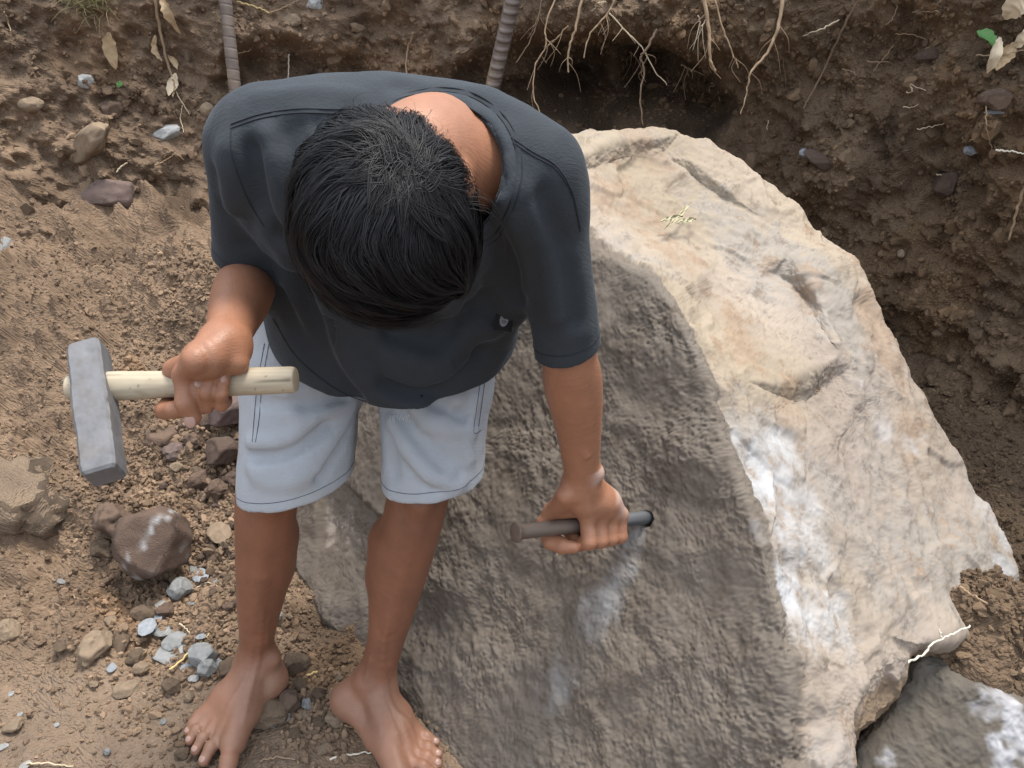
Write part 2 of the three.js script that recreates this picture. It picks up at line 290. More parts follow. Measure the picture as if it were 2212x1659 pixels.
// the floor
function floorBase(x, d) {
  return 0.22 * sstep(-0.8, -1.7, x) * sstep(0.8, 1.6, d) + 0.36 * sstep(1.3, 2.55, d) * sstep(0.2, -0.4, x) + 0.13 * sstep(1.65, 2.5, d) * sstep(-0.3, 0.3, x) + 0.10 * sstep(0.75, 1.5, x) * sstep(1.0, 1.6, d);
}
const feetAt = [[-0.48, 1.0, 0.17], [-0.27, 0.95, 0.17]];
function floorHeight(x, z) {
  const d = -z; let flat = 1;
  for (const [fx, fd, r] of feetAt) flat = Math.min(flat, sstep(r * 0.55, r * 1.5, Math.hypot(x - fx, d - fd)));
  const tread = sstep(-0.1, 0.5, noise(x * 1.6 + 1.3, 4.2, z * 1.6) + 0.7 * sstep(1.05, 1.35, d) - 0.5 * sstep(1.15, 0.95, d));
  const rough = clamp(0.12 + 0.9 * tread) * (0.25 + 0.75 * flat);
  const wild = sstep(-0.62, -0.95, x) * sstep(1.05, 1.3, d) + 0.6 * sstep(1.35, 1.7, d); let h = floorBase(x, d) + (0.02 + 0.02 * tread + 0.035 * Math.min(1, wild)) * flat * fbm(x * 3.1, 1.7, z * 3.1, 3) + 0.022 * Math.min(1, wild) * ridge(x * 7, 2.2, z * 7, 3);
  h += 0.006 * (0.3 + 0.7 * flat) * fbm(x * 22, 0.4, z * 22, 3) + soilLumps(x, 0.5, z, clamp(rough + 0.4 * wild)) * (0.35 + 0.65 * flat) * (1 + 0.4 * Math.min(1, wild)) - 0.004;
  return h;
}
{
  const axis = (a, b, fine, out, grow) => { const v = []; for (let x = a; x <= b; x += fine) v.push(x); let s = fine, x = b; while (x < out[1]) { s *= grow; x += s; v.push(x); } s = fine; x = a; while (x > out[0]) { s *= grow; x -= s; v.unshift(x); } return v; };
  const xs0 = axis(-1.55, 0.05, 0.0038, [-30, 0.05], 1.06); for (let x = 0.06; x < 0.85; x += 0.03) xs0.push(x); for (let x = 0.85; x < 1.5; x += 0.0055) xs0.push(x); const xs = [...xs0, ...axis(1.5, 1.51, 0.01, [1.5, 30], 1.08).filter((x) => x > 1.505)], ds = axis(0.84, 2.42, 0.0040, [-30, 2.75], 1.06), w = ds.length;
  const pos = new Float32Array(xs.length * w * 3), idx = [];
  xs.forEach((x, i) => ds.forEach((d, j) => { const o = (i * w + j) * 3; pos[o] = x; pos[o + 1] = floorHeight(x, -d); pos[o + 2] = -d; }));
  for (let i = 0; i < xs.length - 1; i++) for (let j = 0; j < w - 1; j++) { const a = i * w + j, b = a + w; idx.push(a, b, a + 1, b, b + 1, a + 1); }
  const g = new THREE.BufferGeometry(); g.setAttribute('position', new THREE.BufferAttribute(pos, 3)); g.setIndex(idx); g.computeVertexNormals();
  { const p = g.attributes.position, u = new Float32Array(p.count * 2); for (let i = 0; i < p.count; i++) { u[2 * i] = p.getX(i) + 0.3 * p.getY(i); u[2 * i + 1] = p.getZ(i) - 0.3 * p.getY(i); } g.setAttribute('uv', new THREE.BufferAttribute(u, 2)); }
  paint(g, (x, y, z, a, b, c, o) => {
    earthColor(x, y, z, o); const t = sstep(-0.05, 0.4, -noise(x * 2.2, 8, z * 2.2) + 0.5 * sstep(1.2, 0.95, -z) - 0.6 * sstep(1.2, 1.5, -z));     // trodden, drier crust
    o[0] = lerp(o[0], 0.190, t * 0.5); o[1] = lerp(o[1], 0.145, t * 0.5); o[2] = lerp(o[2], 0.108, t * 0.5);
  });
  tag(mesh('ground', g, soil), 'trodden brown dirt floor of the pit', 'ground', null, 'structure');
}

// ---------------------------------------------------------------- rocks built from facets
function delaunay(pts) {
  const st = [[-1e5, -1e5], [1e5, -1e5], [0, 1e5]], all = [...pts, ...st], n = pts.length; let tris = [[n, n + 1, n + 2]];
  const circ = ([a, b, c]) => { const [ax, ay] = all[a], [bx, by] = all[b], [cx, cy] = all[c], d = 2 * (ax * (by - cy) + bx * (cy - ay) + cx * (ay - by)), A = ax * ax + ay * ay, B = bx * bx + by * by, C = cx * cx + cy * cy; const x = (A * (by - cy) + B * (cy - ay) + C * (ay - by)) / d, y = (A * (cx - bx) + B * (ax - cx) + C * (bx - ax)) / d; return [x, y, (ax - x) ** 2 + (ay - y) ** 2]; };
  for (let i = 0; i < n; i++) {
    const edges = [], keep = [];
    for (const t of tris) { const [x, y, r] = circ(t); if ((all[i][0] - x) ** 2 + (all[i][1] - y) ** 2 < r) edges.push([t[0], t[1]], [t[1], t[2]], [t[2], t[0]]); else keep.push(t); }
    for (const e of edges) if (!edges.some((f) => f[0] === e[1] && f[1] === e[0])) keep.push([e[0], e[1], i]);
    tris = keep;
  }
  return tris.filter((t) => t.every((v) => v < n));
}
const inside = (poly, x, y) => { let c = false; for (let i = 0, j = poly.length - 1; i < poly.length; j = i++) { const [xi, yi] = poly[i], [xj, yj] = poly[j]; if ((yi > y) !== (yj > y) && x < (xj - xi) * (y - yi) / (yj - yi) + xi) c = !c; } return c; };
// triangles split the same number of times everywhere, then smoothed; returns an indexed geometry
function refine(verts, tris, level, smooth) {
  let P3 = verts.map((v) => [v.x, v.y, v.z]), T = tris;
  for (let l = 0; l < level; l++) {
    const mid = new Map(), m = (a, b) => { const k = a < b ? a * 4194304 + b : b * 4194304 + a; let v = mid.get(k); if (v === undefined) { v = P3.length; P3.push([(P3[a][0] + P3[b][0]) / 2, (P3[a][1] + P3[b][1]) / 2, (P3[a][2] + P3[b][2]) / 2]); mid.set(k, v); } return v; };
    const N = []; for (const [a, b, c] of T) { const x = m(a, b), y = m(b, c), z = m(c, a); N.push([a, x, z], [x, b, y], [z, y, c], [x, y, z]); } T = N;
    const times = smooth[l] || 0;
    for (let s = 0; s < times; s++) {
      const sum = new Float64Array(P3.length * 4);
      for (const t of T) for (let k = 0; k < 3; k++) { const a = t[k], b = t[(k + 1) % 3]; sum[4 * a] += P3[b][0]; sum[4 * a + 1] += P3[b][1]; sum[4 * a + 2] += P3[b][2]; sum[4 * a + 3]++; sum[4 * b] += P3[a][0]; sum[4 * b + 1] += P3[a][1]; sum[4 * b + 2] += P3[a][2]; sum[4 * b + 3]++; }
      P3 = P3.map((p, i) => { const n = sum[4 * i + 3]; return n ? [lerp(p[0], sum[4 * i] / n, 0.5), lerp(p[1], sum[4 * i + 1] / n, 0.5), lerp(p[2], sum[4 * i + 2] / n, 0.5)] : p; });
    }
  }
  const g = new THREE.BufferGeometry(), pos = new Float32Array(P3.length * 3); P3.forEach((p, i) => pos.set(p, 3 * i));
  g.setAttribute('position', new THREE.BufferAttribute(pos, 3)); g.setIndex(T.flat()); g.computeVertexNormals(); return g;
}
function displace(g, fn) { const p = g.attributes.position, n = g.attributes.normal; for (let i = 0; i < p.count; i++) { const x = p.getX(i), y = p.getY(i), z = p.getZ(i), d = fn(x, y, z, n.getX(i), n.getY(i), n.getZ(i)); p.setXYZ(i, x + n.getX(i) * d, y + n.getY(i) * d, z + n.getZ(i) * d); } g.computeVertexNormals(); return g; }
function plane3(a, b, c) { const n = b.clone().sub(a).cross(c.clone().sub(a)).normalize(); if (n.y < 0) n.negate(); return { n, w: n.dot(a) }; }
const hit = (pl, px, py) => { const r = ray(px, py); return (pl.w - pl.n.y * EYE_H) / pl.n.dot(r); };
// closes a sheet of facets behind and below: two more rings and a bottom
function closeRock(pts3, loop, tris, back, down, bottom) {
  const v = pts3.slice(), t = tris.slice(), n = loop.length, c = V(0, 0, 0); loop.forEach((i) => c.add(pts3[i])); c.multiplyScalar(1 / n);
  const r1 = loop.map((i) => { const p = pts3[i], s = sstep(0.0, 0.25, p.y); const k = v.length; v.push(V(lerp(p.x, c.x, 0.03) , Math.max(bottom * 0.5, p.y - down * (0.3 + s)), p.z - back * s)); return k; });
  const r2 = r1.map((i) => { const p = v[i], k = v.length; v.push(V(lerp(p.x, c.x, 0.12), bottom, lerp(p.z, c.z - back, 0.12))); return k; });
  const m = v.length; v.push(V(c.x, bottom - 0.02, c.z - back * 0.5));
  for (let i = 0; i < n; i++) { const j = (i + 1) % n; t.push([loop[i], r1[i], loop[j]], [r1[i], r1[j], loop[j]], [r1[i], r2[i], r1[j]], [r2[i], r2[j], r1[j]], [r2[i], m, r2[j]]); }
  return [v, t];
}
const planeF = plane3(G(850, 1480, 0), G(1000, 1655, 0), P(1387, 1120, 1.375));       // the rough face he drills
const rR = (px, py) => [px, py, hit(planeF, px, py)];
const planeE = plane3(onRay(...rR(1450, 650)), onRay(...rR(1705, 1500)), P(2190, 1270, 1.67));
const planeT = plane3(onRay(...rR(1280, 545)), P(1410, 272, 1.90), P(1870, 555, 1.86));
const rockMat = mat({ vertexColors: true, roughness: 0.95 });
let boulder, boulderSurface;
{
  const topT = (px, py) => { const k = sstep(620, 860, py); return lerp(hit(planeT, px, py), hit(planeE, px, py), k); };
  const f = (px, py, o = 0) => [px, py, hit(planeF, px, py) + o], e = (px, py, o = 0) => [px, py, topT(px, py) + o];
  const ridgeLine = [[1000, 480], [1150, 510], [1280, 545], [1345, 565], [1400, 590], [1450, 650], [1490, 740], [1515, 790], [1540, 850], [1552, 905], [1560, 960], [1585, 1020], [1612, 1080], [1645, 1180], [1668, 1265], [1690, 1350], [1700, 1420], [1705, 1500], [1700, 1580], [1690, 1660], [1692, 1760], [1695, 1860]].map(([x, y]) => f(x, y));
  const front = [[600, 1160], [640, 1225], [690, 1310], [760, 1400], [850, 1490], [920, 1570], [1000, 1665], [1080, 1760], [1180, 1850], [1320, 1930], [1500, 1960]].map(([x, y]) => f(x, y));
  const right = [...[[1695, 1940], [1790, 1880], [1815, 1760]].map(([x, y]) => e(x, y)), e(1838, 1660, 0.02), e(1856, 1594, 0.05), e(1926, 1532, 0.07), e(1947, 1497, 0.07), e(1980, 1418, 0.03), e(2000, 1395, 0), e(2090, 1380, 0), e(2200, 1350, 0)];
  const sky = [[2197, 1275, 1.67], [2190, 1220, 1.69], [2162, 1150, 1.72], [2130, 1080, 1.75], [2095, 1005, 1.775], [2050, 930, 1.79], [2010, 860, 1.80], [1960, 780, 1.81], [1915, 710, 1.83], [1885, 650, 1.84], [1880, 600, 1.85], [1868, 555, 1.86], [1815, 515, 1.87], [1760, 470, 1.88], [1700, 420, 1.89], [1640, 370, 1.90], [1590, 325, 1.90], [1530, 294, 1.91], [1470, 286, 1.91], [1410, 272, 1.90], [1360, 280, 1.89], [1300, 286, 1.88], [1240, 292, 1.88], [1190, 296, 1.87], [1000, 330, 1.85], [850, 440, 1.83], [700, 650, 1.85], [620, 850, 1.9], [590, 1000, 1.93]];
  const outline = [...front, ...right, ...sky];
  const inner = [
    // rim of the shallow scoop on top, and the scoop
    e(1240, 345, -0.015), e(1300, 318, -0.02), e(1370, 302, -0.02), e(1430, 300, -0.02), e(1490, 345, -0.02), e(1540, 385, -0.025), e(1572, 412, -0.02), e(1660, 475, -0.012), e(1720, 555, -0.02), e(1752, 605, -0.03), e(1790, 690, -0.02), e(1700, 500, -0.01),
    e(1260, 372, 0.02), e(1330, 350, 0.03), e(1430, 335, 0.03), e(1478, 368, 0.025), e(1520, 405, 0.03), e(1560, 430, 0.02), e(1400, 430, 0.05), e(1500, 480, 0.05), e(1600, 520, 0.02), e(1440, 520, 0.035), e(1540, 570, 0.04), e(1330, 460, 0.03), e(1630, 570, 0.035), e(1690, 600, 0.045), e(1735, 640, 0.04), e(1760, 690, 0.02), e(1620, 640, 0.04), e(1530, 650, 0.02),
    e(1570, 740, 0.0), e(1650, 730, 0.015), e(1720, 740, 0.012), e(1600, 820, -0.012), e(1680, 830, -0.02), e(1750, 800, -0.028), e(1810, 770, -0.02), e(1650, 900, 0.022), e(1720, 870, 0.03), e(1790, 830, 0.03), e(1830, 800, -0.015), e(1660, 850, 0.012), e(1840, 870, -0.014), e(1600, 900, 0.0),
    // the brown undercut at the foot of the pale side
    e(1900, 1463, -0.004), e(1852, 1490, -0.004), e(1838, 1540, -0.002), e(1815, 1600, 0), e(1942, 1430, -0.002), e(1900, 1510, 0.045), e(1880, 1545, 0.05),
  ];
  const fPoly = [...ridgeLine.map((q) => q.slice(0, 2)), ...front.map((q) => q.slice(0, 2)).reverse(), [590, 1000], [620, 850], [700, 650], [850, 440]];
  const pts = [...outline, ...ridgeLine, ...inner];
  const poly = outline.map((q) => [q[0], q[1]]), r = rng(3);
  for (let py = 300; py < 1960; py += 88) for (let px = 600; px < 2200; px += 92) {
    const x = px + (r() - 0.5) * 46 + (Math.floor(py / 88) % 2) * 46, y = py + (r() - 0.5) * 44;
    if (!inside(poly, x, y) || pts.some((q) => Math.hypot(q[0] - x, q[1] - y) < 52)) continue;
    const isF = inside(fPoly, x, y), jit = (r() - 0.5) * 0.016;
    pts.push(isF ? f(x, y, jit) : e(x, y, jit * 0.8));
  }
  const tris = delaunay(pts.map((q) => [q[0], q[1]])).filter(([a, b, c]) => inside(poly, (pts[a][0] + pts[b][0] + pts[c][0]) / 3, (pts[a][1] + pts[b][1] + pts[c][1]) / 3))
    .map(([a, b, c]) => ((pts[b][0] - pts[a][0]) * (pts[c][1] - pts[a][1]) - (pts[b][1] - pts[a][1]) * (pts[c][0] - pts[a][0])) > 0 ? [a, c, b] : [a, b, c]);
  const [v3, t3] = closeRock(pts.map((q) => onRay(...q)), outline.map((_, i) => i), tris, 0.16, 0.22, -0.12);
  const g = refine(v3, t3, 5, [0, 0, 1, 1, 1]);
  const distF = (x, y, z) => planeF.n.x * x + planeF.n.y * y + planeF.n.z * z - planeF.w;
  const distE = (x, y, z) => planeE.n.x * x + planeE.n.y * y + planeE.n.z * z - planeE.w;
  const hole = P(1391, 1121, hit(planeF, 1391, 1121)), step1 = P(760, 1065, hit(planeF, 760, 1065)), step2 = P(690, 1010, hit(planeF, 690, 1010));
  const isFront = (x, y, z) => sstep(-0.032, -0.020, distF(x, y, z) + 0.010 * noise(x * 20, y * 20, z * 20) + 0.008 * noise(x * 60, y * 60, z * 60) + 0.004 * noise(x * 180, y * 180, z * 180));
  displace(g, (x, y, z) => {
    const w = isFront(x, y, z); let d = 0.012 * fbm(x * 5, y * 5, z * 5, 3);
    // the split face: a torn, pitted grain; the weathered side: smoother, with shallow scales
    const uneven = 0.45 + 0.9 * clamp(0.5 + 0.9 * noise(x * 8, y * 8, z * 8 + 2)), s = fbm(x * 44, y * 40 + x * 12, z * 44, 3), fine = noise(x * 210, y * 190, z * 210), pc = cells(x * 95, y * 85, z * 95), pit = sstep(0.42, 0.1, pc[0]) * (PERM[pc[2] + 31] > 110 ? 1 : 0.2), chip = cells(x * 26, y * 30, z * 26), flake = (PERM[chip[2] + 77] / 255 - 0.5) * sstep(0.0, 0.25, chip[1] - chip[0]);
    d += w * uneven * (0.0027 * s - 0.0022 * pit + 0.0016 * fine + 0.0022 * flake + 0.004 * fbm(x * 13, y * 13, z * 13, 2));
    const sc = cells(x * 6 + 0.6 * noise(x * 9, y * 9, z * 9), y * 6, z * 6), scale = ridge(x * 11, y * 11 + z * 5, z * 11, 3);
    d += (1 - w) * (0.0045 * scale + 0.0024 * s + 0.0011 * fine + 0.014 * (PERM[sc[2] + 9] / 255 - 0.5) * sstep(0.0, 0.12, sc[1] - sc[0]) - 0.0022 * pit * sstep(0, 0.5, noise(x * 5, y * 5, z * 5)));
    const q = Math.hypot(x - hole.x, y - hole.y, z - hole.z); d -= 0.02 * sstep(0.014, 0.009, q);
    // two broken steps low on the face, between his legs
    const a = (x - step1.x), b = y - step1.y; d -= w * 0.022 * sstep(0.012, -0.004, b + 0.01 * noise(x * 40, 3, z * 40)) * sstep(-0.10, -0.085, a) * sstep(0.16, 0.06, a) * sstep(-0.2, -0.05, b);
    return d;
  });
  const white = [[1660, 985, 0.055], [1640, 1040, 0.05], [1690, 960, 0.035], [1665, 1100, 0.05], [1690, 1180, 0.05], [1700, 1240, 0.04], [1690, 1290, 0.035], [1720, 1330, 0.05], [1765, 1310, 0.05], [1590, 965, 0.03], [1625, 1060, 0.03], [1838, 832, 0.018], [1845, 800, 0.012], [1905, 925, 0.026], [1962, 960, 0.022], [1990, 945, 0.018], [1395, 585, 0.02], [1440, 640, 0.018], [1480, 730, 0.014], [1345, 565, 0.018], [1530, 850, 0.014], [1655, 1160, 0.02], [1670, 1260, 0.022], [1702, 1600, 0.016], [1695, 1640, 0.014], [2130, 1110, 0.03], [2165, 1180, 0.025], [2150, 1230, 0.03], [1755, 1200, 0.04], [1740, 1090, 0.03], [1800, 1350, 0.05]].map(([x, y, q]) => [onRay(x, y, topT(x, y)), q]);
  const dust = [[1380, 1150, 0.018], [1372, 1175, 0.02], [1358, 1205, 0.022], [1345, 1235, 0.022], [1325, 1270, 0.03], [1300, 1310, 0.035], [1280, 1350, 0.03], [1200, 1480, 0.04], [900, 1620, 0.05], [1640, 1150, 0.02]].map(([x, y, q]) => [onRay(x, y, hit(planeF, x, y)), q]);
  paint(g, (x, y, z, nx, ny, nz, o) => {
    const w = isFront(x, y, z), m = fbm(x * 7, y * 7, z * 7, 4), n2 = fbm(x * 26, y * 22, z * 26 + 4, 3), n3 = noise(x * 160, y * 120, z * 160), b = fbm(x * 2.6 + 4, y * 2.6, z * 2.6, 2);
    // split face: grey stone under a film of brown mud
    const mud = clamp(0.45 + 0.3 * m + 0.25 * n2 + 0.2 * sstep(-0.15, -0.45, x) + 0.12 * b), k = 1 + 0.10 * n3;
    let fr = lerp(0.156, 0.136, mud) * k, fg = lerp(0.136, 0.109, mud) * k, fb = lerp(0.114, 0.085, mud) * k;
    const pits = sstep(0.1, 0.7, noise(x * 95, y * 80, z * 95) + 0.6 * n2); fr *= 1 - 0.24 * pits; fg *= 1 - 0.26 * pits; fb *= 1 - 0.28 * pits;
    for (const [c, q] of dust) { const d = ((x - c.x) ** 2 + (y - c.y) ** 2 + (z - c.z) ** 2) / (q * q); if (d < 3) { const a = 0.4 * sstep(1.7, -0.4, d + 1.1 * n2 + 0.4 * m - 0.3 * n3); fr = lerp(fr, 0.30, a); fg = lerp(fg, 0.305, a); fb = lerp(fb, 0.31, a); } }
    // weathered side: tan and pinkish crust, bruised white along the edge
    const hf = noise(x * 240, y * 170, z * 240), st = noise(x * 120 + y * 60, y * 42, z * 120), tan = clamp(0.5 + 0.6 * b + 0.4 * m), pink = clamp(0.5 + 0.8 * noise(x * 3.3, y * 3.3 + 8, z * 3.3)), upper = sstep(0.5, 0.72, y + 0.1 * m);
    let er = lerp(0.312, 0.318, pink), eg = lerp(0.274, 0.282, pink), eb = lerp(0.228, 0.260, pink); er *= lerp(0.82, 1.03, tan); eg *= lerp(0.78, 1.0, tan); eb *= lerp(0.72, 0.98, tan);
    er *= 1 + 0.02 * upper; eb *= 1 - 0.09 * upper;
    const grey = sstep(0.1, 0.5, noise(x * 4 + 2, y * 4, z * 4 + 6) + 0.9 * sstep(0.7, 1.0, x) + 0.5 * n2 + 0.3 * hf); er = lerp(er, 0.255, grey * 0.6); eg = lerp(eg, 0.242, grey * 0.6); eb = lerp(eb, 0.225, grey * 0.6);
    const fleck = sstep(0.15, 0.6, 0.55 * n2 + 0.45 * hf + 0.35 * st), rustf = sstep(0.45, 0.8, noise(x * 5 + 7, y * 5, z * 5) * 0.6 + 0.5 * st + 0.4 * hf); er *= 1 - 0.30 * fleck; eg *= 1 - 0.34 * fleck; eb *= 1 - 0.38 * fleck;
    er = lerp(er, 0.36, rustf * 0.5); eg = lerp(eg, 0.235, rustf * 0.5); eb = lerp(eb, 0.14, rustf * 0.5);
    const earth = 0.8 * sstep(0.2, 0.6, noise(x * 6 + 1, y * 6, z * 6 + 3) + 0.5 * n2 + 0.35 * hf + 0.3 * sstep(1.25, 1.6, -z) - 0.1); er = lerp(er, 0.27, earth * 0.65); eg = lerp(eg, 0.185, earth * 0.65); eb = lerp(eb, 0.12, earth * 0.65);
    for (const [c, q] of white) { const d = ((x - c.x) ** 2 + (y - c.y) ** 2 + (z - c.z) ** 2) / (q * q); if (d < 3) { const a = 0.44 * sstep(2.1, -0.6, d + 1.3 * n2 + 0.8 * m + 0.7 * fleck - 0.3 * hf); er = lerp(er, 0.43, a); eg = lerp(eg, 0.45, a); eb = lerp(eb, 0.475, a); } }
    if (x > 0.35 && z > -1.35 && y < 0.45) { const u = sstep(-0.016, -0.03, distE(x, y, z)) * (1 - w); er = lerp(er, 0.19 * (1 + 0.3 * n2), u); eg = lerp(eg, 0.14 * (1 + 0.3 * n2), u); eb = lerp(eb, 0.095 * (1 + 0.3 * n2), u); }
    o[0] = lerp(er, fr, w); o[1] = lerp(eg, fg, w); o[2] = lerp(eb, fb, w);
  });
  boulder = tag(mesh('boulder', g, rockMat), 'huge boulder with a rough grey split face and a pale tan weathered side', 'boulder');
  boulderSurface = (px, py) => (inside(fPoly, px, py) ? onRay(...f(px, py)) : onRay(...e(px, py)));
}

// ---------------------------------------------------------------- the man: joints
const J = {
  kneeR: D(577, 1075, 1.10), kneeL: D(903, 1068, 1.09), hipR: D(668, 622, 1.25), hipL: D(928, 622, 1.25),
  ankleR: D(555, 1420, 1.08), ankleL: D(811, 1466, 1.032),
  shR: P(572, 308, 0.99), shL: P(1142, 360, 0.99), elR: P(540, 585, 1.165), elL: P(1226, 752, 1.12), wrR: P(495, 718, 0.972), wrL: P(1256, 1010, 1.255),
  c7: P(945, 330, 0.975), head: P(841, 462, 0.862),
};
const camR = V(1, 0, 0), camU = V(0, CP, -SP), camT = V(0, SP, CP);          // right, up, towards the viewer
const camVec = (a, b, c) => V(0, 0, 0).addScaledVector(camR, a).addScaledVector(camU, b).addScaledVector(camT, c);
const headTop = camVec(-0.12, -0.46, 0.88).normalize();
const headFront = camVec(0.20, -0.86, -0.47); headFront.addScaledVector(headTop, -headFront.dot(headTop)).normalize();
const headSide = new THREE.Vector3().crossVectors(headTop, headFront).normalize();
const hp = (s, u, f) => J.head.clone().addScaledVector(headSide, s).addScaledVector(headTop, u).addScaledVector(headFront, f);

// legs and feet
const legR = limb([[J.hipR, 0.088], [mixv(J.hipR, J.kneeR, 0.55), 0.07], [J.kneeR, 0.052], [D(573, 1180, 1.098), 0.0505], [D(561, 1300, 1.092), 0.0405], [D(555, 1380, 1.085), 0.0315], [J.ankleR, 0.033]]);
const legL = limb([[J.hipL, 0.088], [mixv(J.hipL, J.kneeL, 0.55), 0.07], [J.kneeL, 0.052], [D(873, 1190, 1.083), 0.0515], [D(852, 1300, 1.065), 0.041], [D(829, 1400, 1.045), 0.033], [J.ankleL, 0.034]]);
const calfR = chain([[D(591, 1150, 1.115), 0.036], [D(587, 1215, 1.115), 0.033], [D(574, 1280, 1.12), 0.024]], 0.02), calfL = chain([[D(850, 1165, 1.10), 0.041], [D(838, 1240, 1.095), 0.034], [D(835, 1300, 1.09), 0.026]], 0.02);
const kneecapR = chain([[D(577, 1088, 1.06), 0.022], [D(575, 1122, 1.062), 0.013], [D(566, 1240, 1.058), 0.010], [D(556, 1350, 1.062), 0.008]], 0.01), kneecapL = chain([[D(908, 1084, 1.048), 0.023], [D(898, 1128, 1.048), 0.013], [D(868, 1230, 1.045), 0.010], [D(840, 1350, 1.03), 0.008]], 0.01);
function foot(ankle, heel, heads, tips, radii, inner, outer) {
  const parts = heads.map((m, i) => chain([[mixv(ankle, heel, 0.12), 0.03], [mixv(ankle, m, 0.62), 0.019 - i * 0.0006], [m, i ? 0.0125 : 0.019]], 0.02));
  const hl = chain([[ankle, 0.034], [heel, 0.034]], 0.02), sole = chain([[heel, 0.026], [mixv(heads[4], heel, 0.4), 0.017], [heads[4], 0.0125]], 0.02), sole2 = chain([[heel, 0.026], [mixv(heads[0], heel, 0.45), 0.016], [heads[0], 0.018]], 0.02);
  const toes = tips.map((t, i) => { const mid = mixv(heads[i], t, 0.55); mid.y += i ? 0.007 : 0.003; return chain([[heads[i], radii[i] * 1.05], [mid, radii[i]], [t, radii[i] * 0.96]], 0.006); });
  const a = ball(inner, 0.0168), b = ball(outer, 0.0145);
  return (x, y, z) => {
    let d = hl(x, y, z); if (d > 0.3) return d - 0.05;
    for (const p of parts) d = smin(d, p(x, y, z), 0.009);
    d = smin(smin(d, sole(x, y, z), 0.02), sole2(x, y, z), 0.02); d = smin(smin(d, a(x, y, z), 0.014), b(x, y, z), 0.014);
    let t = 1e3; for (const p of toes) t = smin(t, p(x, y, z), 0.0015);
    return smin(d, t, 0.007);
  };
}
const tipsR = [G(489, 1676, 0.016), G(441, 1643, 0.012), G(424, 1620, 0.011), G(411, 1599, 0.010), G(408, 1580, 0.010)];
const tipsL = [G(892, 1712, 0.016), G(936, 1672, 0.012), G(944, 1650, 0.011), G(945, 1630, 0.010), G(940, 1604, 0.010)];
const footR = foot(J.ankleR, G(581, 1468, 0.036), [G(503, 1605, 0.024), G(477, 1590, 0.021), G(461, 1574, 0.019), G(447, 1561, 0.017), G(437, 1549, 0.015)], tipsR, [0.0155, 0.0108, 0.0102, 0.0098, 0.0094], G(588, 1422, 0.090), G(524, 1428, 0.078));
const footL = foot(J.ankleL, G(755, 1512, 0.036), [G(858, 1668, 0.024), G(886, 1646, 0.021), G(895, 1626, 0.019), G(899, 1606, 0.017), G(898, 1586, 0.015)], tipsL, [0.0155, 0.0108, 0.0102, 0.0098, 0.0094], G(787, 1474, 0.094), G(838, 1484, 0.078));
// arms
const armL = limb([[J.shL, 0.040], [P(1186, 540, 1.05), 0.032], [J.elL, 0.0355], [P(1238, 830, 1.165), 0.0400], [P(1250, 930, 1.215), 0.032], [J.wrL, 0.0265], [P(1259, 1050, 1.275), 0.027]]);
const armR = limb([[J.shR, 0.042], [P(552, 440, 1.07), 0.039], [J.elR, 0.0385], [P(522, 640, 1.085), 0.0375], [P(504, 690, 1.005), 0.0295], [J.wrR, 0.0255], [P(484, 744, 0.950), 0.0245]]);
const veinL = chain([[P(1262, 870, 1.147), 0.004], [P(1252, 960, 1.20), 0.0035], [P(1268, 985, 1.207), 0.003]], 0.004), ulnaL = ball(P(1289, 1022, 1.255), 0.011);
const tendonR = chain([[P(512, 660, 1.035), 0.006], [P(498, 722, 0.945), 0.004]], 0.004), tendonR2 = chain([[P(490, 690, 0.985), 0.005], [P(482, 735, 0.925), 0.004]], 0.004);
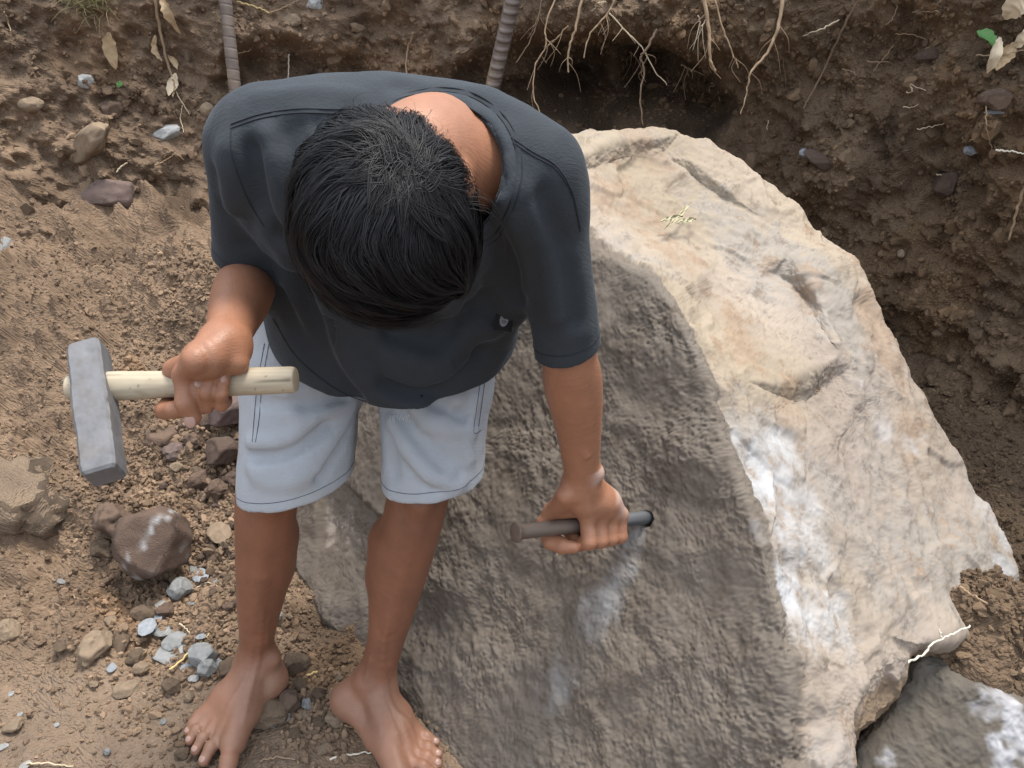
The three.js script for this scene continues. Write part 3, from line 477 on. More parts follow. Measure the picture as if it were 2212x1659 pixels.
// hands. Each finger is a chain of its own, closed round the tool
const chiselA = P(1112, 1150, 1.255), chiselB = P(1396, 1118, hit(planeF, 1393, 1120) + 0.012);
const chiselAt = (t) => mixv(chiselA, chiselB, t), CHISEL_R = 0.0115;
const wrapPt = (c, ang, r, axis, u, w) => c.clone().addScaledVector(u, Math.cos(ang) * r).addScaledVector(w, Math.sin(ang) * r);
function frameOf(axis, hint) { const u = hint.clone().addScaledVector(axis, -hint.dot(axis)).normalize(); return [u, new THREE.Vector3().crossVectors(axis, u).normalize()]; }
let handL, handR; const nails = [];
{
  const ax = chiselB.clone().sub(chiselA).normalize(), [u, w] = frameOf(ax, camVec(0, 0.35, 0.94));   // u points from the chisel to the viewer (back of the hand side)
  const sgn = w.dot(camU) > 0 ? 1 : -1, wd = w.clone().multiplyScalar(-sgn);                           // wd points down the picture
  const at = (t, a, r) => chiselAt(t).addScaledVector(u, Math.cos(a) * r).addScaledVector(wd, Math.sin(a) * r);
  const ts = [0.445, 0.535, 0.620, 0.695], rad = [0.0112, 0.0115, 0.0108, 0.0096];
  const kn = ts.map((t, i) => at(t, -0.12 + i * 0.02, 0.034 - i * 0.0005));                            // knuckles lie in front of the bar
  const fingers = ts.map((t, i) => chain([[kn[i], rad[i] * 1.12], [at(t + 0.008, 1.05, 0.036 - i * 0.001), rad[i] * 1.06], [at(t + 0.006, 1.95, 0.0285), rad[i]], [at(t, 3.05, 0.0225), rad[i] * 0.92], [at(t - 0.004, 3.9, 0.0215), rad[i] * 0.86]], 0.004));
  const palm = kn.map((k, i) => chain([[P(1246 + i * 8, 1040, 1.272 + 0.004 * i), 0.0185], [mixv(P(1246 + i * 8, 1040, 1.272), k, 0.6), 0.0175], [k, 0.0122]], 0.016));
  const thick = chain([[P(1240, 1050, 1.285), 0.021], [at(0.42, -1.75, 0.036), 0.019], [at(0.5, -1.9, 0.034), 0.017], [at(0.66, -1.9, 0.036), 0.016]], 0.016);
  const web = chain([[P(1222, 1070, 1.262), 0.015], [at(0.335, -1.35, 0.027), 0.0125], [at(0.40, -0.9, 0.026), 0.0115]], 0.012);
  const thumb = chain([[P(1222, 1075, 1.272), 0.0155], [at(0.300, -1.7, 0.0265), 0.0128], [at(0.275, -2.6, 0.0245), 0.0118], [at(0.285, 2.75, 0.0235), 0.0112], [at(0.335, 2.0, 0.025), 0.0105]], 0.006);
  const thumbTip = chain([[at(0.275, 2.4, 0.026), 0.011], [at(0.32, 1.75, 0.0285), 0.0108], [at(0.38, 1.5, 0.033), 0.0098]], 0.006);
  const tend = kn.map((k, i) => chain([[P(1250 + i * 6, 1045, 1.258), 0.004], [k.clone().addScaledVector(u, 0.006), 0.0065]], 0.004));
  handL = (x, y, z) => {
    let d = thick(x, y, z); if (d > 0.25) return d - 0.08;
    for (const p of palm) d = smin(d, p(x, y, z), 0.012);
    d = smin(d, web(x, y, z), 0.012); for (const p of tend) d = smin(d, p(x, y, z), 0.008);
    let f = 1e3; for (const p of fingers) f = smin(f, p(x, y, z), 0.0014);
    d = smin(d, f, 0.006); return smin(smin(d, thumb(x, y, z), 0.005), thumbTip(x, y, z), 0.003);
  };
}
const hamA = P(196, 836, 0.965), hamB = P(640, 820, 0.95), hamAt = (t) => mixv(hamA, hamB, t), HANDLE_R = 0.0134;
{
  const ax = hamB.clone().sub(hamA).normalize(), [u, w] = frameOf(ax, camVec(0, 0, 1));
  const wu = w.clone().multiplyScalar(w.dot(camU) > 0 ? 1 : -1);                                       // wu points up the picture
  const at = (t, a, r) => hamAt(t).addScaledVector(u, Math.cos(a) * r).addScaledVector(wu, Math.sin(a) * r);   // a = 0 faces the viewer, 1.57 up, -1.57 below
  const ht = (px) => (px - 196) / 444;
  // palm upwards: the fingers come from behind, pass below and close over the near side; the thumb lies over them
  const finger = (px0, px1, px2, r, end, lift) => chain([[at(ht(px0), 2.75, 0.030), r * 1.1], [at(ht(px0), -2.35, 0.030), r * 1.08], [at(ht(px1), -1.25, 0.0275 + lift), r * 1.02], [at(ht((px1 + px2) / 2), lerp(-1.25, end, 0.5), 0.026 + lift), r * 0.97], [at(ht(px2), end, 0.0245 + lift), r * 0.88]], 0.004);
  const index = chain([[at(ht(372), 2.4, 0.029), 0.0105], [at(ht(352), -2.5, 0.029), 0.0102], [at(ht(354), -1.6, 0.029), 0.0098], [at(ht(382), -1.3, 0.030), 0.0094], [at(ht(408), -1.2, 0.030), 0.0085]], 0.004);
  const middle = finger(402, 416, 453, 0.0090, -0.05, -0.001), ring = finger(436, 450, 482, 0.0086, 0.42, -0.001), pinky = finger(468, 484, 503, 0.0076, 0.10, -0.002);
  const thumb = chain([[P(452, 762, 0.928), 0.018], [P(424, 778, 0.908), 0.0142], [at(ht(420), 0.35, 0.027), 0.0106], [at(ht(424), -0.7, 0.034), 0.0104], [at(ht(432), -1.12, 0.042), 0.0090]], 0.007);
  const palm = [chain([[P(478, 752, 0.950), 0.0225], [P(395, 800, 0.985), 0.0145]], 0.01), chain([[P(481, 752, 0.950), 0.0225], [P(430, 800, 0.985), 0.0145]], 0.01), chain([[P(486, 752, 0.950), 0.022], [P(462, 800, 0.985), 0.0145]], 0.01), chain([[P(493, 752, 0.955), 0.0215], [P(500, 793, 0.980), 0.0140]], 0.01)];
  const thenar = chain([[P(474, 758, 0.938), 0.0195], [P(450, 772, 0.924), 0.0195], [P(428, 780, 0.918), 0.0155]], 0.02), web = chain([[P(430, 782, 0.925), 0.014], [P(378, 800, 0.958), 0.0135]], 0.012), hyp = chain([[P(500, 748, 0.945), 0.0175], [P(511, 784, 0.938), 0.0135]], 0.012);
  handR = (x, y, z) => {
    let d = palm[1](x, y, z); if (d > 0.25) return d - 0.08;
    for (const p of palm) d = smin(d, p(x, y, z), 0.014);
    d = smin(smin(smin(d, thenar(x, y, z), 0.012), web(x, y, z), 0.014), hyp(x, y, z), 0.008);
    let f = index(x, y, z); for (const p of [middle, ring, pinky]) f = smin(f, p(x, y, z), 0.0008);
    d = smin(d, f, 0.003); return smin(d, thumb(x, y, z), 0.0022);
  };
  nails.push([at(ht(432), -1.0, 0.0495), camVec(0.1, -0.15, 0.98), camVec(0.25, -0.95, -0.2), 0.0062, 0.0078], [at(ht(455), -0.02, 0.0305), camVec(0.55, 0.2, 0.8), camVec(0.2, 0.95, 0), 0.0042, 0.0052], [at(ht(485), 0.42, 0.030), camVec(0.6, 0.15, 0.78), camVec(0.3, 0.95, 0), 0.0042, 0.0058], [at(ht(506), 0.12, 0.0275), camVec(0.6, 0.1, 0.78), camVec(0.2, 0.95, 0), 0.0036, 0.0052]);
}
for (const [tips, rad, dir] of [[tipsR, [0.0155, 0.0108, 0.0102, 0.0098, 0.0094], V(-0.45, 0, 0.9)], [tipsL, [0.0155, 0.0108, 0.0102, 0.0098, 0.0094], V(0.75, 0, 0.6)]])
  tips.forEach((t, i) => nails.push([t.clone().addScaledVector(dir, rad[i] * 0.25).add(V(0, rad[i] * 0.80, 0)), V(dir.x * 0.45, 0.9, dir.z * 0.45), dir, rad[i] * 0.62, rad[i] * 0.62]));
// trunk, neck, head
const spine = [V(-0.205, 0.80, -1.25), V(-0.19, 0.91, -1.19), V(-0.165, 0.985, -1.10), V(-0.14, 1.03, -1.02)];
const trunk = chain([[spine[0], 0.105], [spine[1], 0.09], [spine[2], 0.09], [spine[3], 0.075]], 0.06);
const girdle = chain([[J.shR, 0.040], [P(800, 348, 1.0), 0.044], [P(960, 350, 0.995), 0.046], [J.shL, 0.038]], 0.04);
const neck = chain([[P(950, 345, 1.02), 0.056], [J.c7, 0.057], [P(900, 345, 0.905), 0.052], [hp(0, -0.02, -0.03), 0.055]], 0.03);
const trapL = chain([[P(945, 340, 0.945), 0.043], [P(1068, 376, 0.99), 0.034]], 0.03), trapR = chain([[P(915, 340, 0.945), 0.043], [P(778, 352, 0.99), 0.034]], 0.03);
const skull = ellipsoid(hp(0, 0.012, 0), headSide, headTop, headFront, 0.075, 0.094, 0.093), jaw = ellipsoid(hp(0, -0.055, 0.038), headSide, headTop, headFront, 0.054, 0.062, 0.05);
const nose = chain([[hp(0, -0.005, 0.092), 0.009], [hp(0, -0.038, 0.106), 0.012]], 0.01), brow = chain([[hp(-0.03, 0.012, 0.083), 0.012], [hp(0.03, 0.012, 0.083), 0.012]], 0.01), lips = chain([[hp(-0.018, -0.068, 0.082), 0.008], [hp(0.018, -0.068, 0.082), 0.008]], 0.008), chin = ball(hp(0, -0.1, 0.07), 0.018);
const eyes = [hp(-0.031, -0.006, 0.083), hp(0.031, -0.006, 0.083)].map((c) => ball(c, 0.012));
const ears = [-1, 1].map((s) => { const c = hp(s * 0.078, -0.02, -0.008); return ellipsoid(c, headSide, headTop, headFront, 0.009, 0.031, 0.018); });
const headField = (x, y, z) => {
  let d = skull(x, y, z); if (d > 0.3) return d - 0.06;
  d = smin(d, jaw(x, y, z), 0.03); d = smin(d, nose(x, y, z), 0.012); d = smin(d, brow(x, y, z), 0.012); d = smin(d, lips(x, y, z), 0.01); d = smin(d, chin(x, y, z), 0.02);
  for (const e of eyes) d = smax(d, -e(x, y, z) + 0.004, 0.006);
  for (const e of ears) d = smin(d, e(x, y, z), 0.006);
  return d;
};
const torsoField = (x, y, z) => { let d = trunk(x, y, z); d = smin(d, girdle(x, y, z), 0.05); d = smin(d, neck(x, y, z), 0.03); return smin(smin(d, trapL(x, y, z), 0.04), trapR(x, y, z), 0.04); };
const armRField = (x, y, z) => { let d = armR(x, y, z); if (d > 0.3) return d - 0.03; d = smin(smin(d, tendonR(x, y, z), 0.012), tendonR2(x, y, z), 0.012); return smin(d, handR(x, y, z), 0.012); };
const armLField = (x, y, z) => { let d = armL(x, y, z); if (d > 0.3) return d - 0.03; d = smin(smin(d, veinL(x, y, z), 0.008), ulnaL(x, y, z), 0.012); return smin(d, handL(x, y, z), 0.012); };
const sunk = (f, list) => chain(Array.from({ length: 15 }, (_, i) => { const c = new THREE.CatmullRomCurve3(list.map((q) => q[0])); return [c.getPoint(i / 14), lerp(list[0][1], list[list.length - 1][1], i / 14) * Math.min(1, 0.5 + Math.min(i, 14 - i) * 0.2)]; }).map(([p, r]) => { const e = 0.001, q = p.clone(); for (let i = 0; i < 8; i++) { const d = f(q.x, q.y, q.z) + 0.0032, a = f(q.x + e, q.y, q.z) + 0.0032 - d, b = f(q.x, q.y + e, q.z) + 0.0032 - d, c = f(q.x, q.y, q.z + e) + 0.0032 - d, L = Math.hypot(a, b, c) || 1; q.x -= a / L * d; q.y -= b / L * d; q.z -= c / L * d; } return [q, r * 0.88]; }), 0.004);
const legRSkin = (x, y, z) => { let d = smin(legR(x, y, z), calfR(x, y, z), 0.03); d = smin(d, kneecapR(x, y, z), 0.014); return smin(d, footR(x, y, z), 0.02); }, legLSkin = (x, y, z) => { let d = smin(legL(x, y, z), calfL(x, y, z), 0.03); d = smin(d, kneecapL(x, y, z), 0.014); return smin(d, footL(x, y, z), 0.02); };
const tendons = [sunk(legRSkin, [[D(569, 1320, 1.052), 0.006], [D(566, 1400, 1.044), 0.0062], [G(548, 1462, 0.088), 0.0055], [G(522, 1560, 0.045), 0.0045]]), sunk(legRSkin, [[D(549, 1390, 1.048), 0.0045], [G(527, 1470, 0.085), 0.0045], [G(484, 1565, 0.036), 0.0035]]), sunk(legRSkin, [[D(578, 1330, 1.06), 0.004], [D(582, 1405, 1.056), 0.0045]]), sunk(legLSkin, [[D(836, 1340, 1.015), 0.006], [D(824, 1430, 0.998), 0.0062], [G(832, 1515, 0.088), 0.0055], [G(857, 1610, 0.045), 0.0045]]), sunk(legLSkin, [[D(836, 1450, 1.0), 0.0045], [G(856, 1530, 0.08), 0.0045], [G(885, 1612, 0.036), 0.0035]]), sunk(legLSkin, [[G(862, 1540, 0.07), 0.004], [G(893, 1596, 0.032), 0.0033]]), sunk(legLSkin, [[D(800, 1420, 1.02), 0.004], [D(794, 1470, 1.01), 0.0045]])];   // sinews under the skin of shin and foot
const legRField = (x, y, z) => { let d = legRSkin(x, y, z); for (let i = 0; i < 3; i++) d = smin(d, tendons[i](x, y, z), 0.006); return d; };
const legLField = (x, y, z) => { let d = legLSkin(x, y, z); for (let i = 3; i < 7; i++) d = smin(d, tendons[i](x, y, z), 0.006); return d; };
const coreField = (x, y, z) => smin(smin(torsoField(x, y, z), headField(x, y, z), 0.02), smin(smin(armR(x, y, z), armL(x, y, z), 0.02), smin(legR(x, y, z), legL(x, y, z), 0.02), 0.03), 0.03);
const boxOf = (pts, m) => { const b = new THREE.Box3().setFromPoints(pts); b.expandByScalar(m); return b; };
const boxMesh = (f, pts, m, cell) => { const b = boxOf(pts, m); return surfaceNets(f, b.min, b.max, cell); };

const person = group('person');
tag(person, 'barefoot person in a black t-shirt and pale shorts bent over, swinging a hammer', 'person');
const skinBump = noiseTexture(512, (u, v) => 0.5 + 0.5 * tileNoise(u, v, 60, 3)); skinBump.repeat.set(7, 7);
const skin = new THREE.MeshPhysicalMaterial({ vertexColors: true, roughness: 0.5, bumpMap: skinBump, bumpScale: 0.00025, sheen: 0.15, sheenRoughness: 0.5, sheenColor: rgb(0.6, 0.4, 0.3), side: THREE.DoubleSide });
{
  const cut = (g, keep) => { const p = g.attributes.position, ix = g.index.array, n = []; for (let i = 0; i < ix.length; i += 3) { if (keep(p.getX(ix[i]), p.getY(ix[i]), p.getZ(ix[i]))) n.push(ix[i], ix[i + 1], ix[i + 2]); } g.setIndex(n); return g; };
  const pieces = [
    boxMesh(coreField, [J.hipR, J.hipL, J.c7, J.head, J.shR, J.shL, mixv(J.hipR, J.kneeR, 0.6)], 0.14, 0.008),
    boxMesh(legRField, [J.kneeR, J.ankleR, tipsR[0], tipsR[4], D(581, 1468, 1.1)], 0.075, 0.0037), boxMesh(legLField, [J.kneeL, J.ankleL, tipsL[0], tipsL[3], D(755, 1512, 1.1)], 0.075, 0.0037),
    boxMesh(armLField, [mixv(J.shL, J.elL, 0.6), J.wrL, chiselAt(0.3), chiselAt(0.75)], 0.065, 0.0027), boxMesh(armRField, [mixv(J.shR, J.elR, 0.6), J.wrR, hamAt(0.33), hamAt(0.72)], 0.06, 0.0027),
  ];
  const g = flatUV(mergeGeometries(pieces, false));
  const ankleC = [J.ankleR, J.ankleL], kneeC = [J.kneeR, J.kneeL];
  paint(g, (x, y, z, nx, ny, nz, o) => {
    const n = fbm(x * 14, y * 14, z * 14, 3), f = noise(x * 90, y * 90, z * 90), sp = noise(x * 240, y * 240, z * 240);
    let r = 0.305, gg = 0.142, b = 0.082;
    const leg = sstep(0.62, 0.5, y) * (x < 0.0 ? 1 : 0), low = leg * sstep(0.36, 0.22, y) * 0;
    r = lerp(r, 0.222, leg); gg = lerp(gg, 0.098, leg); b = lerp(b, 0.057, leg);                       // shins are browner than arms
    const dorsum = leg * sstep(0.13, 0.08, y); r = lerp(r, 0.31, dorsum * 0.7); gg = lerp(gg, 0.168, dorsum * 0.7); b = lerp(b, 0.112, dorsum * 0.7);   // feet and ankles, paler skin
    const m = 1 + 0.16 * n + 0.07 * f + 0.05 * sp; r *= m; gg *= m * (1 - 0.03 * n); b *= m * (1 - 0.05 * n);
    const dirt = leg * sstep(0.2, 0.75, noise(x * 11 + 3, y * 11, z * 11) + 0.35 * f) * sstep(0.2, 0.03, y) * 0.4; r = lerp(r, 0.23, dirt); gg = lerp(gg, 0.155, dirt); b = lerp(b, 0.10, dirt);   // dried mud on the feet
    if (leg && sp > 0.82 && y < 0.4) { r *= 1.25; gg *= 1.3; b *= 1.3; }
    if (x > 0.09 && y < 0.62) { const pw = 0.45 * sstep(0.105, 0.13, x) * sstep(0.1, 0.6, n + 0.5) * sstep(0.50, 0.54, y); r = lerp(r, 0.55, pw); gg = lerp(gg, 0.48, pw); b = lerp(b, 0.44, pw); }   // stone powder on the drilling hand
    o[0] = r; o[1] = gg; o[2] = b;
  });
  const body = mesh('body', g, skin, person);
  const nailMat = new THREE.MeshPhysicalMaterial({ color: rgb(0.36, 0.225, 0.18), roughness: 0.35 });
  const base = new THREE.SphereGeometry(1, 14, 9);
  for (const [c, up, along, w, l] of nails) {
    const U = up.clone().normalize(), A = along.clone().addScaledVector(U, -along.dot(U)).normalize(), S = new THREE.Vector3().crossVectors(U, A);
    const o = mesh('nail', base, nailMat, body); o.matrixAutoUpdate = true;
    const m = new THREE.Matrix4().makeBasis(S, U, A); o.quaternion.setFromRotationMatrix(m); o.scale.set(w, 0.0022, l); o.position.copy(c);
  }
}

// ---------------------------------------------------------------- his clothes
// Each garment is a shell about 5 mm thick round a draped form, cut open at neck, cuffs and hems.
const weave = noiseTexture(512, (u, v) => 0.5 + 0.22 * Math.sin(u * 6.28318 * 64) * Math.sin(v * 6.28318 * 64) + 0.3 * tileNoise(u, v, 30, 3)); weave.repeat.set(8, 8);
const sec = (c, s, r) => ({ c, s, r });
// t-shirt: trunk from hem to neck
const tee = loft([
  sec(V(-0.180, 0.770, -1.165), V(0.012, 0, 0), 0.178),
  sec(V(-0.178, 0.858, -1.158), V(0.014, 0, 0), 0.174),
  sec(V(-0.170, 0.930, -1.125), V(0.024, 0, 0), 0.157),
  sec(V(-0.155, 0.992, -1.070), V(0.050, -0.003, 0), 0.130),
  sec(V(-0.140, 1.036, -1.005), V(0.075, -0.006, 0), 0.100),
  sec(V(-0.128, 1.062, -0.960), V(0.070, -0.008, 0), 0.074),
]);
const yoke = limb([[P(562, 316, 0.995), 0.055], [P(660, 290, 1.005), 0.058], [P(800, 290, 1.01), 0.062], [P(950, 306, 1.0), 0.064], [P(1060, 330, 0.995), 0.061], [P(1148, 376, 0.99), 0.054]], 5);
const sleeveRAxis = [P(562, 306, 0.985), P(543, 430, 1.055), P(534, 545, 1.13), P(536, 600, 1.165)], sleeveLAxis = [P(1150, 372, 0.985), P(1186, 520, 1.035), P(1221, 690, 1.095), P(1232, 790, 1.135)];
const sleeveR = limb([[sleeveRAxis[0], 0.054], [sleeveRAxis[1], 0.0485], [sleeveRAxis[2], 0.046], [sleeveRAxis[3], 0.047]]);
const sleeveL = limb([[sleeveLAxis[0], 0.053], [sleeveLAxis[1], 0.0465], [sleeveLAxis[2], 0.0435], [sleeveLAxis[3], 0.044]]);
const flank = limb([[P(1150, 430, 1.02), 0.055], [P(1100, 600, 1.13), 0.05], [P(1050, 700, 1.24), 0.04]], 5);
const cuffR = { p: P(536, 553, 1.135), n: sleeveRAxis[3].clone().sub(sleeveRAxis[1]).normalize().add(V(0.0, -0.25, 0.0)).normalize() };
const cuffL = { p: P(1230, 756, 1.12), n: sleeveLAxis[3].clone().sub(sleeveLAxis[1]).normalize().add(V(0.05, 0, 0)).normalize() };
const hemPlane = plane3(P(578, 702, 1.34), P(850, 918, 1.165), P(1084, 742, 1.34));
const neckAxis = { p: P(950, 372, 0.945), n: camVec(-0.1, -0.15, 0.98).normalize(), r: 0.071 };
const bump = (x, y, z, c, r) => { const d = ((x - c.x) ** 2 + (y - c.y) ** 2 + (z - c.z) ** 2) / (r * r); return d < 4 ? Math.exp(-d * 2) : 0; };
const foldSum = (list, x, y, z) => { let s = 0; for (const [f, r, a, far] of list) { if (far(x, y, z) > 2.3 * r) continue; const d = f(x, y, z) / r; if (d < 2.3) s += a * Math.exp(-d * d); } return 0.020 * Math.tanh(s * 1.25 / 0.020); };
const neckRibs = (ang) => 0.004 * Math.sin(ang * 7 + 1) + 0.003 * Math.sin(ang * 12);
const teeBase = (x, y, z) => {
  let d = tee(x, y, z); if (d > 0.25) { const s = Math.min(sleeveR(x, y, z), sleeveL(x, y, z)); if (s > 0.12) return Math.min(d, s) - 0.06; }
  d = smin(d, yoke(x, y, z), 0.055); d = smin(d, flank(x, y, z), 0.04);
  return smin(smin(d, sleeveR(x, y, z), 0.030), sleeveL(x, y, z), 0.035);
};
const settle = (f, p, n = 8) => { const e = 0.001, q = p.clone(); for (let i = 0; i < n; i++) { const d = f(q.x, q.y, q.z), gx = f(q.x + e, q.y, q.z) - d, gy = f(q.x, q.y + e, q.z) - d, gz = f(q.x, q.y, q.z + e) - d, L = Math.hypot(gx, gy, gz) || 1; q.x -= gx / L * d; q.y -= gy / L * d; q.z -= gz / L * d; } return q; };
const strike = (f, px, py, t0 = 0.75, t1 = 1.6) => { const r = ray(px, py); for (let t = t0; t < t1;) { const d = f(r.x * t, EYE_H + r.y * t, r.z * t); if (d < 0.0008) return onRay(px, py, t); t += Math.max(0.0008, d * 0.7); } return null; };
const ropes = (f, list) => list.map(([pts, r, a]) => { const s = pts.map((p) => { const q = toPixel(p.x, p.y, p.z); return strike(f, q[0], q[1]); }).filter(Boolean), o = []; if (s.length < 2) return null; const c = new THREE.CatmullRomCurve3(s); for (let i = 0; i <= 8; i++) o.push([settle(f, c.getPoint(i / 8), 3), 0]); return [chain(o, 1e-5), r, a, farBox(o.map((q) => q[0]), 0)]; }).filter(Boolean);   // long soft folds lying on a form
const teeFolds = ropes(teeBase, [
  [[P(615, 540, 1.1), P(640, 640, 1.12), P(700, 760, 1.14), P(790, 850, 1.15)], 0.018, 0.014], [[P(610, 640, 1.1), P(640, 720, 1.12), P(690, 800, 1.14)], 0.015, -0.009], [[P(790, 700, 1.1), P(850, 800, 1.12), P(930, 830, 1.14), P(1010, 780, 1.16)], 0.015, 0.012], [[P(800, 760, 1.1), P(860, 840, 1.12), P(950, 850, 1.14)], 0.015, -0.009],
  [[P(1000, 500, 1.0), P(1040, 590, 1.1), P(1060, 690, 1.1)], 0.016, -0.010], [[P(1110, 470, 1.0), P(1125, 560, 1.0), P(1140, 620, 1.0)], 0.015, 0.009], [[P(960, 640, 1.1), P(1000, 690, 1.1), P(1060, 720, 1.1)], 0.015, 0.008], [[P(470, 380, 1.0), P(490, 470, 1.0), P(530, 530, 1.0)], 0.015, -0.007], [[P(600, 350, 1.0), P(590, 450, 1.0), P(580, 530, 1.0)], 0.015, 0.009], [[P(1235, 560, 1.0), P(1250, 650, 1.0), P(1262, 720, 1.0)], 0.015, 0.005], [[P(560, 210, 1.0), P(660, 195, 1.0), P(760, 205, 1.0)], 0.015, 0.004], [[P(860, 190, 1.0), P(980, 205, 1.0), P(1080, 240, 1.0)], 0.015, -0.004],
  [[P(700, 620, 1.09), P(760, 760, 1.12), P(835, 850, 1.14), P(900, 872, 1.15)], 0.022, 0.0225], [[P(640, 600, 1.13), P(690, 740, 1.17), P(770, 850, 1.18)], 0.020, -0.0225],
  [[P(860, 770, 1.11), P(950, 790, 1.13), P(1040, 700, 1.18)], 0.020, 0.0187], [[P(850, 720, 1.10), P(940, 730, 1.12), P(1030, 650, 1.16)], 0.018, -0.0187],
  [[P(820, 830, 1.13), P(920, 845, 1.145), P(1030, 770, 1.2)], 0.016, -0.0169], [[P(770, 640, 1.06), P(800, 720, 1.09), P(860, 790, 1.12)], 0.015, 0.0150],
  [[P(545, 330, 0.95), P(575, 420, 0.98), P(610, 500, 1.03)], 0.015, -0.0150], [[P(580, 300, 0.94), P(600, 400, 0.97), P(620, 480, 1.02)], 0.015, 0.0112], [[P(620, 290, 0.94), P(640, 400, 0.97)], 0.015, -0.0112], [[P(500, 330, 0.95), P(500, 440, 1.0)], 0.018, 0.0112],
  [[P(1055, 470, 1.0), P(1090, 560, 1.04), P(1100, 640, 1.09)], 0.018, -0.0225], [[P(1130, 420, 0.97), P(1180, 540, 1.0), P(1200, 680, 1.06)], 0.016, 0.0131], [[P(1160, 430, 0.965), P(1215, 560, 1.01), P(1240, 690, 1.07)], 0.015, -0.0112], [[P(1080, 430, 0.98), P(1040, 560, 1.05), P(980, 660, 1.10)], 0.026, 0.0150],
  [[P(680, 265, 0.95), P(690, 300, 0.93)], 0.008, -0.0075], [[P(715, 262, 0.95), P(725, 300, 0.93)], 0.008, -0.0075], [[P(645, 268, 0.95), P(650, 310, 0.94)], 0.008, -0.0075], [[P(745, 258, 0.95), P(755, 290, 0.93)], 0.008, -0.0075],
]);
const teeOuter = (x, y, z) => {
  let d = teeBase(x, y, z); if (Math.abs(d) > 0.06) return d;
  d -= foldSum(teeFolds, x, y, z);
  return d + 0.0035 * noise(x * 13, y * 9, z * 13) + 0.0014 * noise(x * 32, y * 24, z * 32);
};
const past = (pl, x, y, z) => (x - pl.p.x) * pl.n.x + (y - pl.p.y) * pl.n.y + (z - pl.p.z) * pl.n.z;
const nearAxis = (ax, x, y, z, r) => { const e = ax[3]; return Math.hypot(x - e.x, y - e.y, z - e.z) < r; };
const neckDist = (x, y, z) => { const a = x - neckAxis.p.x, b = y - neckAxis.p.y, c = z - neckAxis.p.z, t = a * neckAxis.n.x + b * neckAxis.n.y + c * neckAxis.n.z; return Math.hypot(a - t * neckAxis.n.x, b - t * neckAxis.n.y, c - t * neckAxis.n.z) - neckAxis.r + (t < -0.09 ? -(t + 0.09) : 0); };
const hemCut = (x, y, z) => -(hemPlane.n.x * x + hemPlane.n.y * y + hemPlane.n.z * z - hemPlane.w);
const TH = 0.017;
const teeField = (x, y, z) => {
  const d = teeOuter(x, y, z); if (d > 0.05) return d; if (d < -0.05) return -(d + TH);
  let s = Math.max(d, -(d + TH));
  if (nearAxis(sleeveRAxis, x, y, z, 0.16)) s = smax(s, Math.min(past(cuffR, x, y, z), tee(x, y, z) - 0.008), 0.003);
  if (nearAxis(sleeveLAxis, x, y, z, 0.16)) s = smax(s, Math.min(past(cuffL, x, y, z), Math.min(tee(x, y, z), flank(x, y, z)) - 0.008), 0.003);
  if (y < 1.0) s = smax(s, hemCut(x, y, z) + 0.004 * noise(x * 14, 2, z * 14), 0.003);
  return smax(s, -neckDist(x, y, z), 0.003);
};
const shirtMat = new THREE.MeshPhysicalMaterial({ vertexColors: true, roughness: 0.92, bumpMap: weave, bumpScale: 0.0009, sheen: 0.75, sheenRoughness: 0.5, sheenColor: rgb(0.30, 0.37, 0.44), side: THREE.DoubleSide });
const threadMat = mat({ color: rgb(0.014, 0.017, 0.022), roughness: 0.9 });
